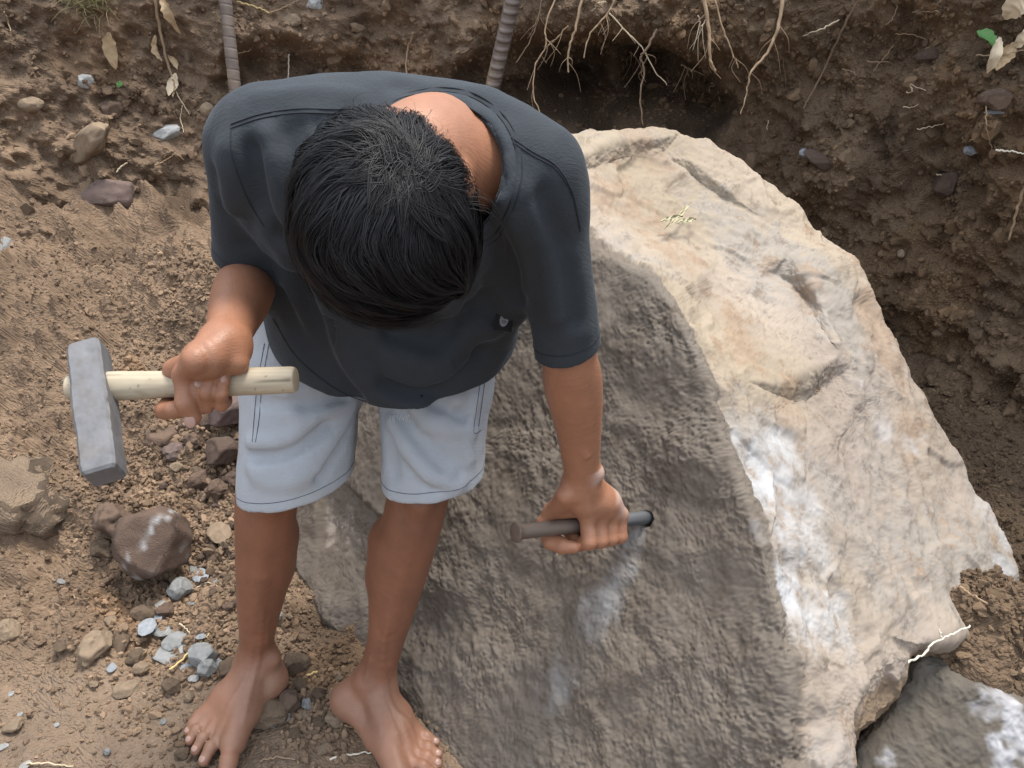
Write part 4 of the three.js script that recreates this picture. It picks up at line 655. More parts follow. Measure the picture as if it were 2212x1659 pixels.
{
  const b = boxOf([P(470, 300, 1.0), P(1290, 300, 1.0), P(850, 893, 1.165), P(1234, 790, 1.135), V(-0.18, 0.85, -1.4), P(540, 600, 1.165)], 0.11);
  const g = flatUV(surfaceNets(teeField, b.min, b.max, 0.0041, 1.9));
  paint(g, (x, y, z, nx, ny, nz, o) => {
    const n = fbm(x * 9, y * 9, z * 9, 3), f = noise(x * 60, y * 60, z * 60);
    let k = 1 + 0.14 * n + 0.05 * f, r = 0.025 * k, gg = 0.032 * k, bb = 0.040 * k;
    const dust = 0.5 * sstep(0.25, 0.8, noise(x * 6 + 5, y * 4, z * 6) + 0.3 * f); r = lerp(r, 0.058, dust * 0.6); gg = lerp(gg, 0.064, dust * 0.6); bb = lerp(bb, 0.070, dust * 0.6);   // worn, dusty cotton
    o[0] = r; o[1] = gg; o[2] = bb;
  });
  const shirt = mesh('t_shirt', g, shirtMat, person); shirt.userData.label = 'faded black cotton t-shirt';
  // seams: a dark stitched groove with a raised edge beside it
  const seam = (pts, name = 'seam', r = 0.0007, m = threadMat) => mesh(name, tube(pts.map((p) => { const q = toPixel(p.x, p.y, p.z); return strike(teeOuter, q[0], q[1]) || settle(teeOuter, p); }), [r, r], 5, pts.length * 4), m, shirt);
  const line = (list, n) => { const c = new THREE.CatmullRomCurve3(list), o = []; for (let i = 0; i <= n; i++) o.push(c.getPoint(i / n)); return o; };
  for (const off of [0, 9]) seam(line([P(498, 268 + off, 0.94), P(560, 247 + off, 0.94), P(640, 235 + off, 0.94), P(730, 236 + off, 0.94), P(800, 232 + off, 0.94)], 40));
  for (const off of [0, 8]) seam(line([P(1098, 300 - off, 0.93), P(1150, 335 - off, 0.93), P(1200, 365 - off, 0.94), P(1235, 420 - off, 0.96), P(1254, 500 - off, 0.99)], 40));
  seam(line([P(498, 275, 0.94), P(500, 330, 0.94), P(530, 420, 0.97), P(570, 490, 1.02)], 30));
  seam(line([P(590, 690, 1.20), P(640, 770, 1.19), P(735, 846, 1.16), P(790, 868, 1.15)], 30)); 
  const ring = (ax, cut, back, r) => { const [u, w] = frameOf(cut.n, V(1, 0, 0)), c = cut.p.clone().addScaledVector(cut.n, -back), o = []; for (let i = 0; i <= 40; i++) { const a = i / 40 * Math.PI * 2; let q = c.clone().addScaledVector(u, Math.cos(a) * r).addScaledVector(w, Math.sin(a) * r); for (let k = 0; k < 3; k++) { q = settle(teeOuter, q, 3); q.addScaledVector(cut.n, -past(cut, q.x, q.y, q.z) - back); } o.push(q); } return o; };
  for (const q of [ring(sleeveRAxis, cuffR, 0.020, 0.06), ring(sleeveLAxis, cuffL, 0.020, 0.05)]) mesh('seam', tube(q, [0.0008, 0.0008], 5, 160), threadMat, shirt);
  // ribbed collar band round the neck opening
  const [cu, cw] = frameOf(neckAxis.n, V(1, 0, 0)), edge = (r, a) => { let lo = -0.16, hi = 0.2; const q = neckAxis.p.clone().addScaledVector(cu, Math.cos(a) * r).addScaledVector(cw, Math.sin(a) * r); const f = (t) => teeOuter(q.x + neckAxis.n.x * t, q.y + neckAxis.n.y * t, q.z + neckAxis.n.z * t); let t = 0.2; while (t > -0.16 && f(t) > 0) t -= 0.003; return q.addScaledVector(neckAxis.n, t); };
  const n = 90, rows = 7, pos = [], idx = [];
  for (let i = 0; i < n; i++) { const a = i / n * Math.PI * 2, o1 = edge(neckAxis.r + 0.016, a), o2 = edge(neckAxis.r + 0.003, a); const wave = 0.003 * Math.sin(a * 8) + 0.002 * Math.sin(a * 13 + 1); for (let j = 0; j < rows; j++) { const t = j / (rows - 1), p = mixv(o1, o2, t); p.addScaledVector(neckAxis.n, 0.003 + 0.0035 * Math.sin(t * Math.PI) + wave * t); pos.push(p.x, p.y, p.z); } const inn = mixv(o2, neckAxis.p, 0.0); inn.addScaledVector(neckAxis.n, -0.012).addScaledVector(cu, 0.004 * Math.cos(a)).addScaledVector(cw, 0.004 * Math.sin(a)); pos.push(inn.x, inn.y, inn.z); }
  const W = rows + 1; for (let i = 0; i < n; i++) for (let j = 0; j < W - 1; j++) { const p = i * W + j, q = ((i + 1) % n) * W + j; idx.push(p, q, p + 1, q, q + 1, p + 1); }
  const cg = new THREE.BufferGeometry(); cg.setAttribute('position', new THREE.Float32BufferAttribute(pos, 3)); cg.setIndex(idx); cg.computeVertexNormals(); flatUV(cg); paint(cg, (x, y, z, a, b2, c, o) => { o[0] = 0.027; o[1] = 0.035; o[2] = 0.044; });
  mesh('collar', cg, shirtMat, shirt);
  for (const r of [0.017, 0.022]) { const pts = []; for (let i = 0; i <= 60; i++) pts.push(edge(neckAxis.r + r, i / 60 * Math.PI * 2).addScaledVector(neckAxis.n, 0.0012)); mesh('seam', tube(pts, [0.001, 0.001], 5, 120), threadMat, shirt); }
  // white lettering across the shoulders, seen on edge, and a small woven label on the side seam
  const ink = mat({ color: rgb(0.62, 0.6, 0.52), roughness: 0.8 }); const r = rng(5);
  for (let i = 0; i < 22; i++) { if (r() < 0.25) continue; const px = 838 + i * 6.3, p = settle(teeOuter, P(px, 176 + i * 0.9 + r() * 5, 1.02)); const o = mesh('printed_letter', new THREE.BoxGeometry(0.0016 + r() * 0.002, 0.0012, 0.004 + r() * 0.003), ink, shirt); o.position.copy(p); o.rotation.set(-0.5, r() * 0.6, 0); }
  const cv = document.createElement('canvas'); cv.width = 96; cv.height = 128; const cx = cv.getContext('2d'); cx.fillStyle = '#0b0c0e'; cx.fillRect(0, 0, 96, 128); cx.fillStyle = '#85888c'; cx.beginPath(); cx.ellipse(48, 66, 24, 40, 0.15, 0, 7); cx.fill(); cx.fillStyle = '#0b0c0e'; for (const [x, y, w, h] of [[34, 44, 10, 8], [52, 44, 10, 8], [44, 56, 5, 10], [34, 72, 28, 4], [38, 82, 20, 4], [36, 30, 24, 4], [28, 60, 8, 3], [60, 60, 8, 3]]) cx.fillRect(x, y, w, h);
  const tx = new THREE.CanvasTexture(cv); tx.colorSpace = THREE.SRGBColorSpace;
  const lab = mesh('woven_label', new THREE.BoxGeometry(0.024, 0.031, 0.0015), mat({ map: tx, roughness: 0.8 }), shirt); lab.position.copy((strike(teeOuter, 1076, 690) || P(1076, 690, 1.21)).addScaledVector(camT, 0.003).addScaledVector(camR, 0.008)); lab.quaternion.copy(camera.quaternion); lab.rotateY(0.3); lab.rotateZ(-0.12); lab.userData.label = 'black woven label with a pale oval emblem';
}
// shorts
const legSecR = [sec(J.hipR.clone().add(V(0.01, 0.05, 0)), V(0, 0, 0.015), 0.110), sec(P(655, 770, 1.385), V(0, -0.003, 0.022), 0.094), sec(P(651, 880, 1.39), V(0, -0.002, 0.018), 0.088), sec(P(645, 980, 1.40), V(0, 0, 0.014), 0.086), sec(P(638, 1060, 1.41), V(0, 0, 0.012), 0.087)];
const legSecL = [sec(J.hipL.clone().add(V(-0.01, 0.05, 0)), V(0, 0, 0.015), 0.110), sec(P(942, 770, 1.385), V(0, -0.003, 0.022), 0.094), sec(P(938, 880, 1.385), V(0, -0.002, 0.020), 0.082), sec(P(937, 970, 1.39), V(0, 0, 0.016), 0.078), sec(P(937, 1050, 1.40), V(0, 0, 0.014), 0.078)];
const shortR = loft(legSecR), shortL = loft(legSecL), seat = loft([sec(V(-0.215, 0.72, -1.24), V(0.035, 0, 0), 0.115), sec(V(-0.205, 0.82, -1.26), V(0.040, 0, 0), 0.122), sec(V(-0.20, 0.92, -1.23), V(0.040, 0, 0), 0.11)]);
const crotch = chain([[V(-0.205, 0.70, -1.19), 0.07], [V(-0.205, 0.71, -1.30), 0.08]], 0.01);
const hemR = plane3(P(527, 1066, 1.41), P(590, 1096, 1.335), P(756, 996, 1.455)), hemL = plane3(P(838, 1040, 1.40), P(915, 1080, 1.325), P(1036, 985, 1.45));
const shortsBase = (x, y, z) => { let d = smin(shortR(x, y, z), shortL(x, y, z), 0.004); d = smin(d, seat(x, y, z), 0.05); return smin(d, crotch(x, y, z), 0.03); };
const shortFolds = ropes(shortsBase, [
  [[P(570, 790, 1.3), P(610, 840, 1.3), P(640, 900, 1.3)], 0.016, 0.006], [[P(545, 1010, 1.3), P(600, 1010, 1.3), P(660, 985, 1.3)], 0.014, 0.006], [[P(990, 860, 1.3), P(960, 900, 1.3), P(900, 930, 1.3)], 0.012, 0.006], [[P(880, 1010, 1.3), P(930, 1055, 1.3), P(990, 1030, 1.3)], 0.012, -0.006], [[P(1030, 860, 1.3), P(1010, 940, 1.3), P(1015, 990, 1.3)], 0.012, 0.006],
  [[P(545, 958, 1.33), P(620, 950, 1.30), P(690, 900, 1.29), P(755, 868, 1.28)], 0.012, 0.0123], [[P(550, 985, 1.33), P(630, 975, 1.30), P(700, 920, 1.29)], 0.012, -0.0105], [[P(560, 870, 1.31), P(640, 872, 1.29), P(740, 862, 1.28)], 0.010, -0.0105], [[P(640, 1030, 1.31), P(710, 960, 1.30), P(752, 890, 1.29)], 0.016, 0.0140], [[P(690, 1030, 1.33), P(735, 960, 1.32), P(758, 900, 1.31)], 0.010, -0.0140], [[P(560, 1030, 1.33), P(610, 1040, 1.31), P(680, 1010, 1.31)], 0.016, 0.0088],
  [[P(850, 915, 1.28), P(880, 970, 1.29), P(930, 1030, 1.30), P(990, 1045, 1.33)], 0.013, 0.0158], [[P(870, 900, 1.28), P(920, 960, 1.29), P(960, 1000, 1.31)], 0.012, -0.0123], [[P(900, 885, 1.27), P(950, 920, 1.29), P(1020, 930, 1.33)], 0.012, 0.0123], [[P(940, 870, 1.27), P(1000, 900, 1.30)], 0.010, -0.0105], [[P(845, 950, 1.30), P(850, 1020, 1.32)], 0.012, -0.0105],
]);
const pleat = chain([[P(765, 830, 1.30), 0], [P(766, 1010, 1.42), 0]], 1e-5);
const shortsOuter = (x, y, z) => {
  let d = shortsBase(x, y, z); if (Math.abs(d) > 0.06) return d;
  d -= foldSum(shortFolds, x, y, z);
  return d + 0.0030 * noise(x * 15, y * 12, z * 15 + 3) + 0.0012 * noise(x * 38, y * 30, z * 38);
};
const under = (pl, x, y, z) => -(pl.n.x * x + pl.n.y * y + pl.n.z * z - pl.w);
const midX = -0.222;
const shortsField = (x, y, z) => {
  const d = shortsOuter(x, y, z); if (d > 0.05) return d; if (d < -0.05) return -(d + TH);
  let s = Math.max(d, -(d + TH));
  s = smax(s, under(x < midX ? hemR : hemL, x, y, z) + 0.003 * noise(x * 22, 4, z * 22), 0.003);
  return Math.max(s, y - 0.93);
};
{
  const b = boxOf([J.hipR, J.hipL, P(525, 1096, 1.335), P(1040, 1090, 1.45), V(-0.2, 0.92, -1.36)], 0.12);
  const g = flatUV(surfaceNets(shortsField, b.min, b.max, 0.0042, 1.9));
  paint(g, (x, y, z, nx, ny, nz, o) => {
    const n = fbm(x * 8, y * 8, z * 8, 3), f = noise(x * 70, y * 40, z * 70), st = 0.5 * sstep(0.2, 0.7, noise(x * 7, y * 7 + 4, z * 7) + 0.3 * n);
    const k = 1 + 0.05 * n + 0.03 * f; o[0] = lerp(0.40, 0.375, st) * k; o[1] = lerp(0.435, 0.38, st) * k; o[2] = lerp(0.475, 0.345, st) * k;   // washed pale blue, soiled patches
  });
  const sm = new THREE.MeshPhysicalMaterial({ vertexColors: true, roughness: 0.9, bumpMap: weave, bumpScale: 0.0008, side: THREE.DoubleSide });
  const shorts = mesh('shorts', g, sm, person); shorts.userData.label = 'washed pale blue denim shorts with dark stitching';
  const navy = mat({ color: rgb(0.07, 0.085, 0.12), roughness: 0.9 });
  const stitch = (pts, name = 'stitching', r = 0.0005) => mesh(name, tube(pts.map((p) => { const q = toPixel(p.x, p.y, p.z); return strike(shortsOuter, q[0], q[1]) || settle(shortsOuter, p); }), [r, r], 5, pts.length * 4), navy, shorts);
  const line = (list, n = 30) => { const c = new THREE.CatmullRomCurve3(list), o = []; for (let i = 0; i <= n; i++) o.push(c.getPoint(i / n)); return o; };
  for (const [pl, secs] of [[hemR, legSecR], [hemL, legSecL]]) {
    const c0 = secs[3].c, ax = secs[4].c.clone().sub(secs[2].c).normalize(), [u, w] = frameOf(pl.n, V(1, 0, 0)), o = [];
    const t = (pl.w + 0.017 - pl.n.dot(c0)) / pl.n.dot(ax), c = c0.clone().addScaledVector(ax, t);
    for (let i = 0; i <= 60; i++) { const a = i / 60 * Math.PI * 2; let q = c.clone().addScaledVector(u, Math.cos(a) * 0.1).addScaledVector(w, Math.sin(a) * 0.1); for (let k = 0; k < 4; k++) { q = settle(shortsOuter, q, 2); q.addScaledVector(pl.n, pl.w + 0.017 - pl.n.dot(q)); } o.push(q); }
    mesh('stitching', tube(o, [0.0006, 0.0006], 5, 240), navy, shorts);
  }
  stitch(line([P(571, 742, 1.30), P(556, 830, 1.32), P(549, 900, 1.33), P(545, 955, 1.34)])); stitch(line([P(581, 742, 1.29), P(566, 830, 1.31), P(560, 900, 1.31), P(552, 955, 1.33)]));
  stitch(line([P(1040, 810, 1.33), P(1030, 880, 1.33), P(1024, 934, 1.33), P(1040, 930, 1.36)])); stitch(line([P(1050, 805, 1.34), P(1040, 880, 1.34), P(1034, 922, 1.34)]));
  // frayed threads below the shirt and a torn pocket corner
  const white = mat({ color: rgb(0.7, 0.72, 0.74), roughness: 0.9 }), r = rng(21);
  for (let i = 0; i < 14; i++) { const a = strike(shortsOuter, 843 + i * 3 + r() * 2, 895 + r() * 3), c = strike(shortsOuter, 841 + i * 3.2 + r() * 6, 906 + r() * 7); if (!a || !c) continue; mesh('frayed_thread', tube([a, mixv(a, c, 0.5).add(V(0, 0, 0.0015)), c], [0.0006, 0.0004], 4, 5), white, shorts); }
}

// ---------------------------------------------------------------- hair
{
  const cen = hp(0, 0.012, 0), rx = 0.075, ru = 0.094, rf = 0.093, r = rng(17);
  const toHead = (p) => { const q = p.clone().sub(cen); return [q.dot(headSide), q.dot(headTop), q.dot(headFront)]; };
  const fromHead = (s, u, f) => cen.clone().addScaledVector(headSide, s).addScaledVector(headTop, u).addScaledVector(headFront, f);
  const onSkull = (d, off) => { const k = 1 / Math.hypot(d[0] / rx, d[1] / ru, d[2] / rf), L = Math.hypot(...d); return d.map((v) => v * (k + off / L)); };
  const hairline = ([s, u, f]) => { const L = Math.hypot(s, u, f), un = u / L, fn = f / L; return un > lerp(-0.52, 0.48, sstep(-0.35, 0.75, fn)) + 0.12 * Math.abs(s / L) * (fn > 0 ? 1 : -0.5); };
  const seen = (px, py) => { const rr = ray(px, py); let t = 0.7; for (; t < 1; t += 0.002) { const p = onRay(px, py, t); if (skull(p.x, p.y, p.z) < 0.001) break; } return toHead(onRay(px, py, t)); };
  const whorl = seen(872, 372), unit = (a) => { const L = Math.hypot(...a) || 1; return a.map((v) => v / L); }, W = unit(whorl);
  const dot = (a, b) => a[0] * b[0] + a[1] * b[1] + a[2] * b[2], cross = (a, b) => [a[1] * b[2] - a[2] * b[1], a[2] * b[0] - a[0] * b[2], a[0] * b[1] - a[1] * b[0]];
  const dirHead = (v) => [v.dot(headSide), v.dot(headTop), v.dot(headFront)];
  const combDown = dirHead(camVec(0.15, -1, 0)), combLeft = dirHead(camVec(-1, -0.25, 0)), combRight = dirHead(camVec(1, -0.35, 0)), combUp = dirHead(camVec(0, 1, 0)), worldDown = dirHead(V(0, -1, 0)), camRt = dirHead(camR), camUp = dirHead(camU);
  function flow(d, seed, along) {                                             // which way the hair lies at a place on the scalp
    const n = unit(d), away = n.map((v, i) => v - W[i] * dot(n, W)), a = unit(away), sw = cross(n, a), dist = Math.acos(clamp(dot(n, W), -1, 1));
    const x = dot(n, camRt) - dot(W, camRt), y = dot(n, camUp) - dot(W, camUp);
    let v = a.map((q, i) => q + 0.45 * sw[i] * sstep(1.6, 0.1, dist));
    const below = sstep(0.05, -0.35, y), left = sstep(0.1, -0.5, x), right = sstep(0.25, 0.7, x);
    v = v.map((q, i) => q + below * (0.5 * combDown[i] + 0.85 * sstep(-0.75, -0.25, y) * sstep(0.35, -0.1, x) * combLeft[i] + 1.15 * sstep(-0.55, -1.05, y) * combRight[i]) + right * 0.35 * combDown[i] + sstep(1.1, 1.9, dist) * 0.5 * worldDown[i]);
    const w1 = noise(n[0] * 3.1 + seed * 0.0, n[1] * 3.1, n[2] * 3.1 + 5), w2 = noise(n[0] * 8 + 3, n[1] * 8, n[2] * 8) + seed * 0.5;
    const t = cross(n, unit(v)); v = v.map((q, i) => q + t[i] * (0.9 * w1 + 0.55 * w2 + along));
    const k = dot(v, n); return unit(v.map((q, i) => q - n[i] * k));
  }
  const pos = [], nor = [], idx = [];
  function strand(root, len, lift, seed, curl, width, conv) {
    let d = root.slice(); const N = 10, st = len / N, pts = [];
    for (let i = 0; i <= N; i++) {
      const t = i / N, off = 0.0035 + lift * Math.sin(Math.min(1, t * 1.7) * 1.57) * (1 - 0.35 * t * t) + curl * t * t * 0.4, q = onSkull(d, off); pts.push(q);
      const f = flow(d, seed, curl * 30 * (t - 0.3)); d = q.map((v, k) => v + f[k] * st); if (conv) d = d.map((v, k) => lerp(v, conv[i][k], 0.10 + 0.30 * t));
    }
    return pts;
  }
  function ribbon(pts, w) {
    const b0 = pos.length / 3, n = pts.length, tilt = (r() - 0.5) * 1.5;
    for (let i = 0; i < n; i++) {
      const a = pts[Math.max(0, i - 1)], c = pts[Math.min(n - 1, i + 1)], t = unit([c[0] - a[0], c[1] - a[1], c[2] - a[2]]), nn = unit(pts[i]), s0 = unit(cross(t, nn)), ct = Math.cos(tilt * 0.6), stt = Math.sin(tilt * 0.6), s = s0.map((v, k) => v * ct + nn[k] * stt), k = w * (i === n - 1 ? 0.12 : 1 - 0.55 * (i / n)), no = unit(cross(s, t).map((v, q) => -v));
      const flip = dot(no, nn) < 0 ? -1 : 1;
      for (const e of [-1, 1]) { const p = fromHead(pts[i][0] + s[0] * k * e, pts[i][1] + s[1] * k * e, pts[i][2] + s[2] * k * e), m = unit(no.map((v, q) => v * flip + s[q] * e * 0.7)); pos.push(p.x, p.y, p.z); const g = V(0, 0, 0).addScaledVector(headSide, m[0]).addScaledVector(headTop, m[1]).addScaledVector(headFront, m[2]); nor.push(g.x, g.y, g.z); }
      if (i < n - 1) { const q = b0 + i * 2; idx.push(q, q + 1, q + 2, q + 1, q + 3, q + 2); }
    }
  }
  let made = 0;
  for (let c = 0; c < 1500 && made < 620; c++) {
    const z = r() * 2 - 1, a = r() * 6.2832, s = Math.sqrt(1 - z * z), w0 = c % 24 === 0, root = onSkull(w0 ? W.map((v) => v + (r() - 0.5) * 0.28) : [s * Math.cos(a), z, s * Math.sin(a)], 0); if (!hairline(root)) continue;
    made++;
    const dist = Math.acos(clamp(dot(unit(root), W), -1, 1)), near = sstep(0.05, 0.45, dist), seed = (r() - 0.5) * 1.0, len = lerp(0.055, 0.125, near) * (0.75 + 0.5 * r()), lift = lerp(0.004, 0.0105, near) * (0.6 + 0.8 * r()), curl = (r() - 0.5) * 0.026 + (r() < 0.16 ? 0.022 : 0);
    const guide = strand(root, len, lift, seed, curl, 0, null), count = 13 + Math.floor(r() * 9);
    for (let k = 0; k < count; k++) { const j = 0.0095, q = onSkull([root[0] + (r() - 0.5) * 2 * j, root[1] + (r() - 0.5) * 2 * j, root[2] + (r() - 0.5) * 2 * j], 0); ribbon(strand(q, len * (0.85 + 0.3 * r()), lift * (0.6 + 0.7 * r()), seed + (r() - 0.5) * 0.25, curl + (r() - 0.5) * 0.008, 0, guide), 0.00032 + 0.00030 * r()); }
  }
  for (let c = 0, m = 0; c < 400 && m < 95; c++) {                              // longer locks that stand off the head
    const z = r() * 2 - 1, a = r() * 6.2832, s = Math.sqrt(1 - z * z), root = onSkull([s * Math.cos(a), z, s * Math.sin(a)], 0); if (!hairline(root) || Math.acos(clamp(dot(unit(root), W), -1, 1)) < 0.35) continue; m++;
    const seed = (r() - 0.5) * 1.9, len = 0.085 + 0.05 * r(), lift = 0.009 + 0.008 * r(), curl = (r() - 0.4) * 0.045, guide = strand(root, len, lift, seed, curl, 0, null);
    for (let k = 0; k < 16; k++) { const j = 0.008, q = onSkull([root[0] + (r() - 0.5) * 2 * j, root[1] + (r() - 0.5) * 2 * j, root[2] + (r() - 0.5) * 2 * j], 0); ribbon(strand(q, len * (0.8 + 0.3 * r()), lift * (0.8 + 0.4 * r()), seed, curl, 0, guide), 0.0003 + 0.00025 * r()); }
  }
  for (let c = 0; c < 260; c++) { const z = r() * 2 - 1, a = r() * 6.2832, s = Math.sqrt(1 - z * z), root = onSkull([s * Math.cos(a), z, s * Math.sin(a)], 0); if (hairline(root)) ribbon(strand(root, 0.07 + 0.05 * r(), 0.014 + 0.012 * r(), (r() - 0.5) * 2.4, (r() - 0.3) * 0.05, 0, null), 0.00022); }   // loose hairs
  const curlAt = seen(1000, 420);                                             // the lock that turns out over his collar
  for (let k = 0; k < 46; k++) { const root = onSkull(seen(985 + r() * 12, 395 + r() * 50), 0.004), out = unit([root[0] + camRt[0] * 0.05, root[1] + camRt[1] * 0.05, root[2] + camRt[2] * 0.05]), pts = []; for (let i = 0; i <= 9; i++) { const t = i / 9, q = 0.042 + r() * 0.003; pts.push(root.map((v, n) => v + camRt[n] * q * Math.sin(t * 1.9) * 0.85 + out[n] * 0.006 * t + camUp[n] * (-0.052 * t * t - 0.004 * Math.sin(t * 5 + k) + (k / 46 - 0.5) * 0.02 * t))); } ribbon(pts, 0.00028); }
  const g = new THREE.BufferGeometry(); g.setAttribute('position', new THREE.Float32BufferAttribute(pos, 3)); g.setAttribute('normal', new THREE.Float32BufferAttribute(nor, 3)); g.setIndex(idx);
  const hairMat = new THREE.MeshPhysicalMaterial({ color: rgb(0.0052, 0.0056, 0.007), roughness: 0.46, specularIntensity: 0.55, side: THREE.DoubleSide });
  // scalp cap under the locks
  const cp = [], ci = [], nA = 70, nB = 44, id = [];
  for (let i = 0; i <= nB; i++) for (let j = 0; j < nA; j++) { const th = i / nB * Math.PI, ph = j / nA * Math.PI * 2, d = [Math.sin(th) * Math.cos(ph), Math.cos(th), Math.sin(th) * Math.sin(ph)], q = onSkull(d, 0.0025 + 0.0015 * noise(d[0] * 9, d[1] * 9, d[2] * 9)), p = fromHead(...q); cp.push(p.x, p.y, p.z); id.push(hairline(q)); }
  for (let i = 0; i < nB; i++) for (let j = 0; j < nA; j++) { const a = i * nA + j, b = i * nA + (j + 1) % nA, c = a + nA, d = b + nA; if (id[a] && id[b] && id[c] && id[d]) ci.push(a, b, c, b, d, c); }
  const cg = new THREE.BufferGeometry(); cg.setAttribute('position', new THREE.Float32BufferAttribute(cp, 3)); cg.setIndex(ci); cg.computeVertexNormals();
  paint(cg, (x, y, z, a, b, c, o) => { const h = toHead(V(x, y, z)), d = Math.acos(clamp(dot(unit(h), W), -1, 1)), k = 0.45 * sstep(0.26, 0.04, d + 0.08 * noise(x * 150, y * 150, z * 150)); o[0] = lerp(0.012, 0.15, k); o[1] = lerp(0.010, 0.115, k); o[2] = lerp(0.010, 0.085, k); });
  const hair = mesh('hair', g, hairMat, person); hair.userData.label = 'thick wavy black hair with a crown whorl';
  mesh('scalp', cg, mat({ vertexColors: true, roughness: 0.8 }), hair);
}

// ---------------------------------------------------------------- hammer and chisel
{
  const hammer = group('hammer'); tag(hammer, 'short sledgehammer with a pale wooden handle and grey steel head, held in the raised hand', 'hammer');
  const ax = hamB.clone().sub(hamA).normalize(), a0 = hamA.clone().addScaledVector(ax, -0.026), L = hamB.distanceTo(a0), [u, w] = frameOf(ax, camVec(0, 1, 0)), n = 170, m = 60, pos = [], idx = [];
  for (let i = 0; i <= n; i++) for (let j = 0; j <= m; j++) {
    const t = i / n, a = j / m * Math.PI * 2, flare = 0.0005 * Math.sin(t * 9 + 1) + 0.0014 * sstep(0.55, 0.25, t) - 0.003 * sstep(0.2, 0.05, t) , end = Math.min(1, Math.sqrt(Math.max(0, (1 - t) / 0.018))), r = (HANDLE_R + flare) * lerp(0.86, 1, clamp(end)) * (1 + 0.012 * noise(t * 20, Math.cos(a) * 2, Math.sin(a) * 2)), p = a0.clone().addScaledVector(ax, t * L).addScaledVector(u, Math.cos(a) * r * 1.12).addScaledVector(w, Math.sin(a) * r * 0.95);
    pos.push(p.x, p.y, p.z);
  }
  for (let i = 0; i < n; i++) for (let j = 0; j < m; j++) { const a = i * (m + 1) + j, b = a + m + 1; idx.push(a, b, a + 1, b, b + 1, a + 1); }
  for (const [i, s] of [[0, 1], [n, 0]]) { const c = pos.length / 3, p = a0.clone().addScaledVector(ax, i / n * L); pos.push(p.x, p.y, p.z); for (let j = 0; j < m; j++) { const a = i * (m + 1) + j; s ? idx.push(c, a, a + 1) : idx.push(c, a + 1, a); } }
  const g = new THREE.BufferGeometry(); g.setAttribute('position', new THREE.Float32BufferAttribute(pos, 3)); g.setIndex(idx); g.computeVertexNormals();
  paint(g, (x, y, z, nx, ny, nz, o) => { const q = V(x, y, z).sub(a0), t = q.dot(ax), c = q.dot(u), e = q.dot(w), gr = noise(t * 9, c * 300, e * 300) + 0.6 * noise(t * 26, c * 520 + 3, e * 520), st = noise(t * 40, c * 110 + 3, e * 110), k = 1 + 0.16 * gr, crack = sstep(0.5, 0.72, noise(t * 6 + 4, c * 380, e * 380)) * 0.5, dirt = sstep(0.2, 0.7, st + 0.4 * noise(t * 12, 3, 1)) * 0.5, spot = sstep(0.62, 0.75, noise(t * 130, c * 200, e * 200)) * 0.55; const q2 = k * (1 - crack) * (1 - spot); o[0] = 0.41 * q2 * (1 - dirt * 0.40); o[1] = 0.352 * q2 * (1 - dirt * 0.46); o[2] = 0.258 * q2 * (1 - dirt * 0.55); });
  mesh('handle', g, mat({ vertexColors: true, roughness: 0.7 }), hammer);
  // head: a worn octagonal block, drawn as sections along its length
  const h0 = P(191, 750, 0.985), h1 = P(226, 1030, 0.905), hx = h1.clone().sub(h0).normalize(), HL = h0.distanceTo(h1), [hu, hw] = frameOf(hx, camVec(1, 0, 0)), S = 72, hp2 = [], hi2 = [];
  const prof = [[0, 0.80], [0.02, 0.93], [0.06, 0.985], [0.15, 1], [0.30, 0.985], [0.38, 1.03], [0.5, 1.05], [0.62, 1.03], [0.7, 0.985], [0.85, 1], [0.94, 1.0], [0.98, 0.95], [1, 0.82]];
  const ringT = []; for (let i = 0; i < prof.length - 1; i++) { const [a, ka] = prof[i], [b, kb] = prof[i + 1], m = Math.max(1, Math.round((b - a) / 0.016)); for (let q = 0; q < m; q++) ringT.push([lerp(a, b, q / m), lerp(ka, kb, q / m)]); } ringT.push(prof[prof.length - 1]);
  for (const [t, k] of ringT) for (let j = 0; j < S; j++) { const a = j / S * Math.PI * 2, c = Math.cos(a), s = Math.sin(a), q = Math.pow(Math.pow(Math.abs(c), 14) + Math.pow(Math.abs(s), 14), -1 / 14), oct = Math.min(q, 1.82 / (Math.abs(c) + Math.abs(s))), rr = 0.0188 * k * oct, p = h0.clone().addScaledVector(hx, t * HL).addScaledVector(hu, c * rr).addScaledVector(hw, s * rr); const d = 0.0007 * noise(p.x * 120, p.y * 120, p.z * 120) - 0.0012 * sstep(0.5, 0.8, noise(p.x * 90, p.y * 90, p.z * 90 + 4)); hp2.push(p.x + hu.x * d, p.y + hu.y * d, p.z + hu.z * d); }
  for (let i = 0; i < ringT.length - 1; i++) for (let j = 0; j < S; j++) { const a = i * S + j, b = i * S + (j + 1) % S; hi2.push(a, b, a + S, b, b + S, a + S); }
  for (const [o, f] of [[0, 1], [(ringT.length - 1) * S, 0]]) { const c = hp2.length / 3, p = f ? h0 : h1; hp2.push(p.x, p.y, p.z); for (let j = 0; j < S; j++) f ? hi2.push(c, o + (j + 1) % S, o + j) : hi2.push(c, o + j, o + (j + 1) % S); }
  let hg = new THREE.BufferGeometry(); hg.setAttribute('position', new THREE.Float32BufferAttribute(hp2, 3)); hg.setIndex(hi2); hg = toCreasedNormals(hg, 0.45);
  paint(hg, (x, y, z, a, b, c, o) => { const k = 1 + 0.18 * fbm(x * 60, y * 60, z * 60, 3) + 0.12 * noise(x * 260, y * 70, z * 260), ru = sstep(0.1, 0.5, noise(x * 34, y * 34, z * 34) + 0.5 * noise(x * 150, y * 150, z * 150)) * 0.6; o[0] = lerp(0.165, 0.145, ru) * k; o[1] = lerp(0.168, 0.135, ru) * k; o[2] = lerp(0.178, 0.128, ru) * k; });
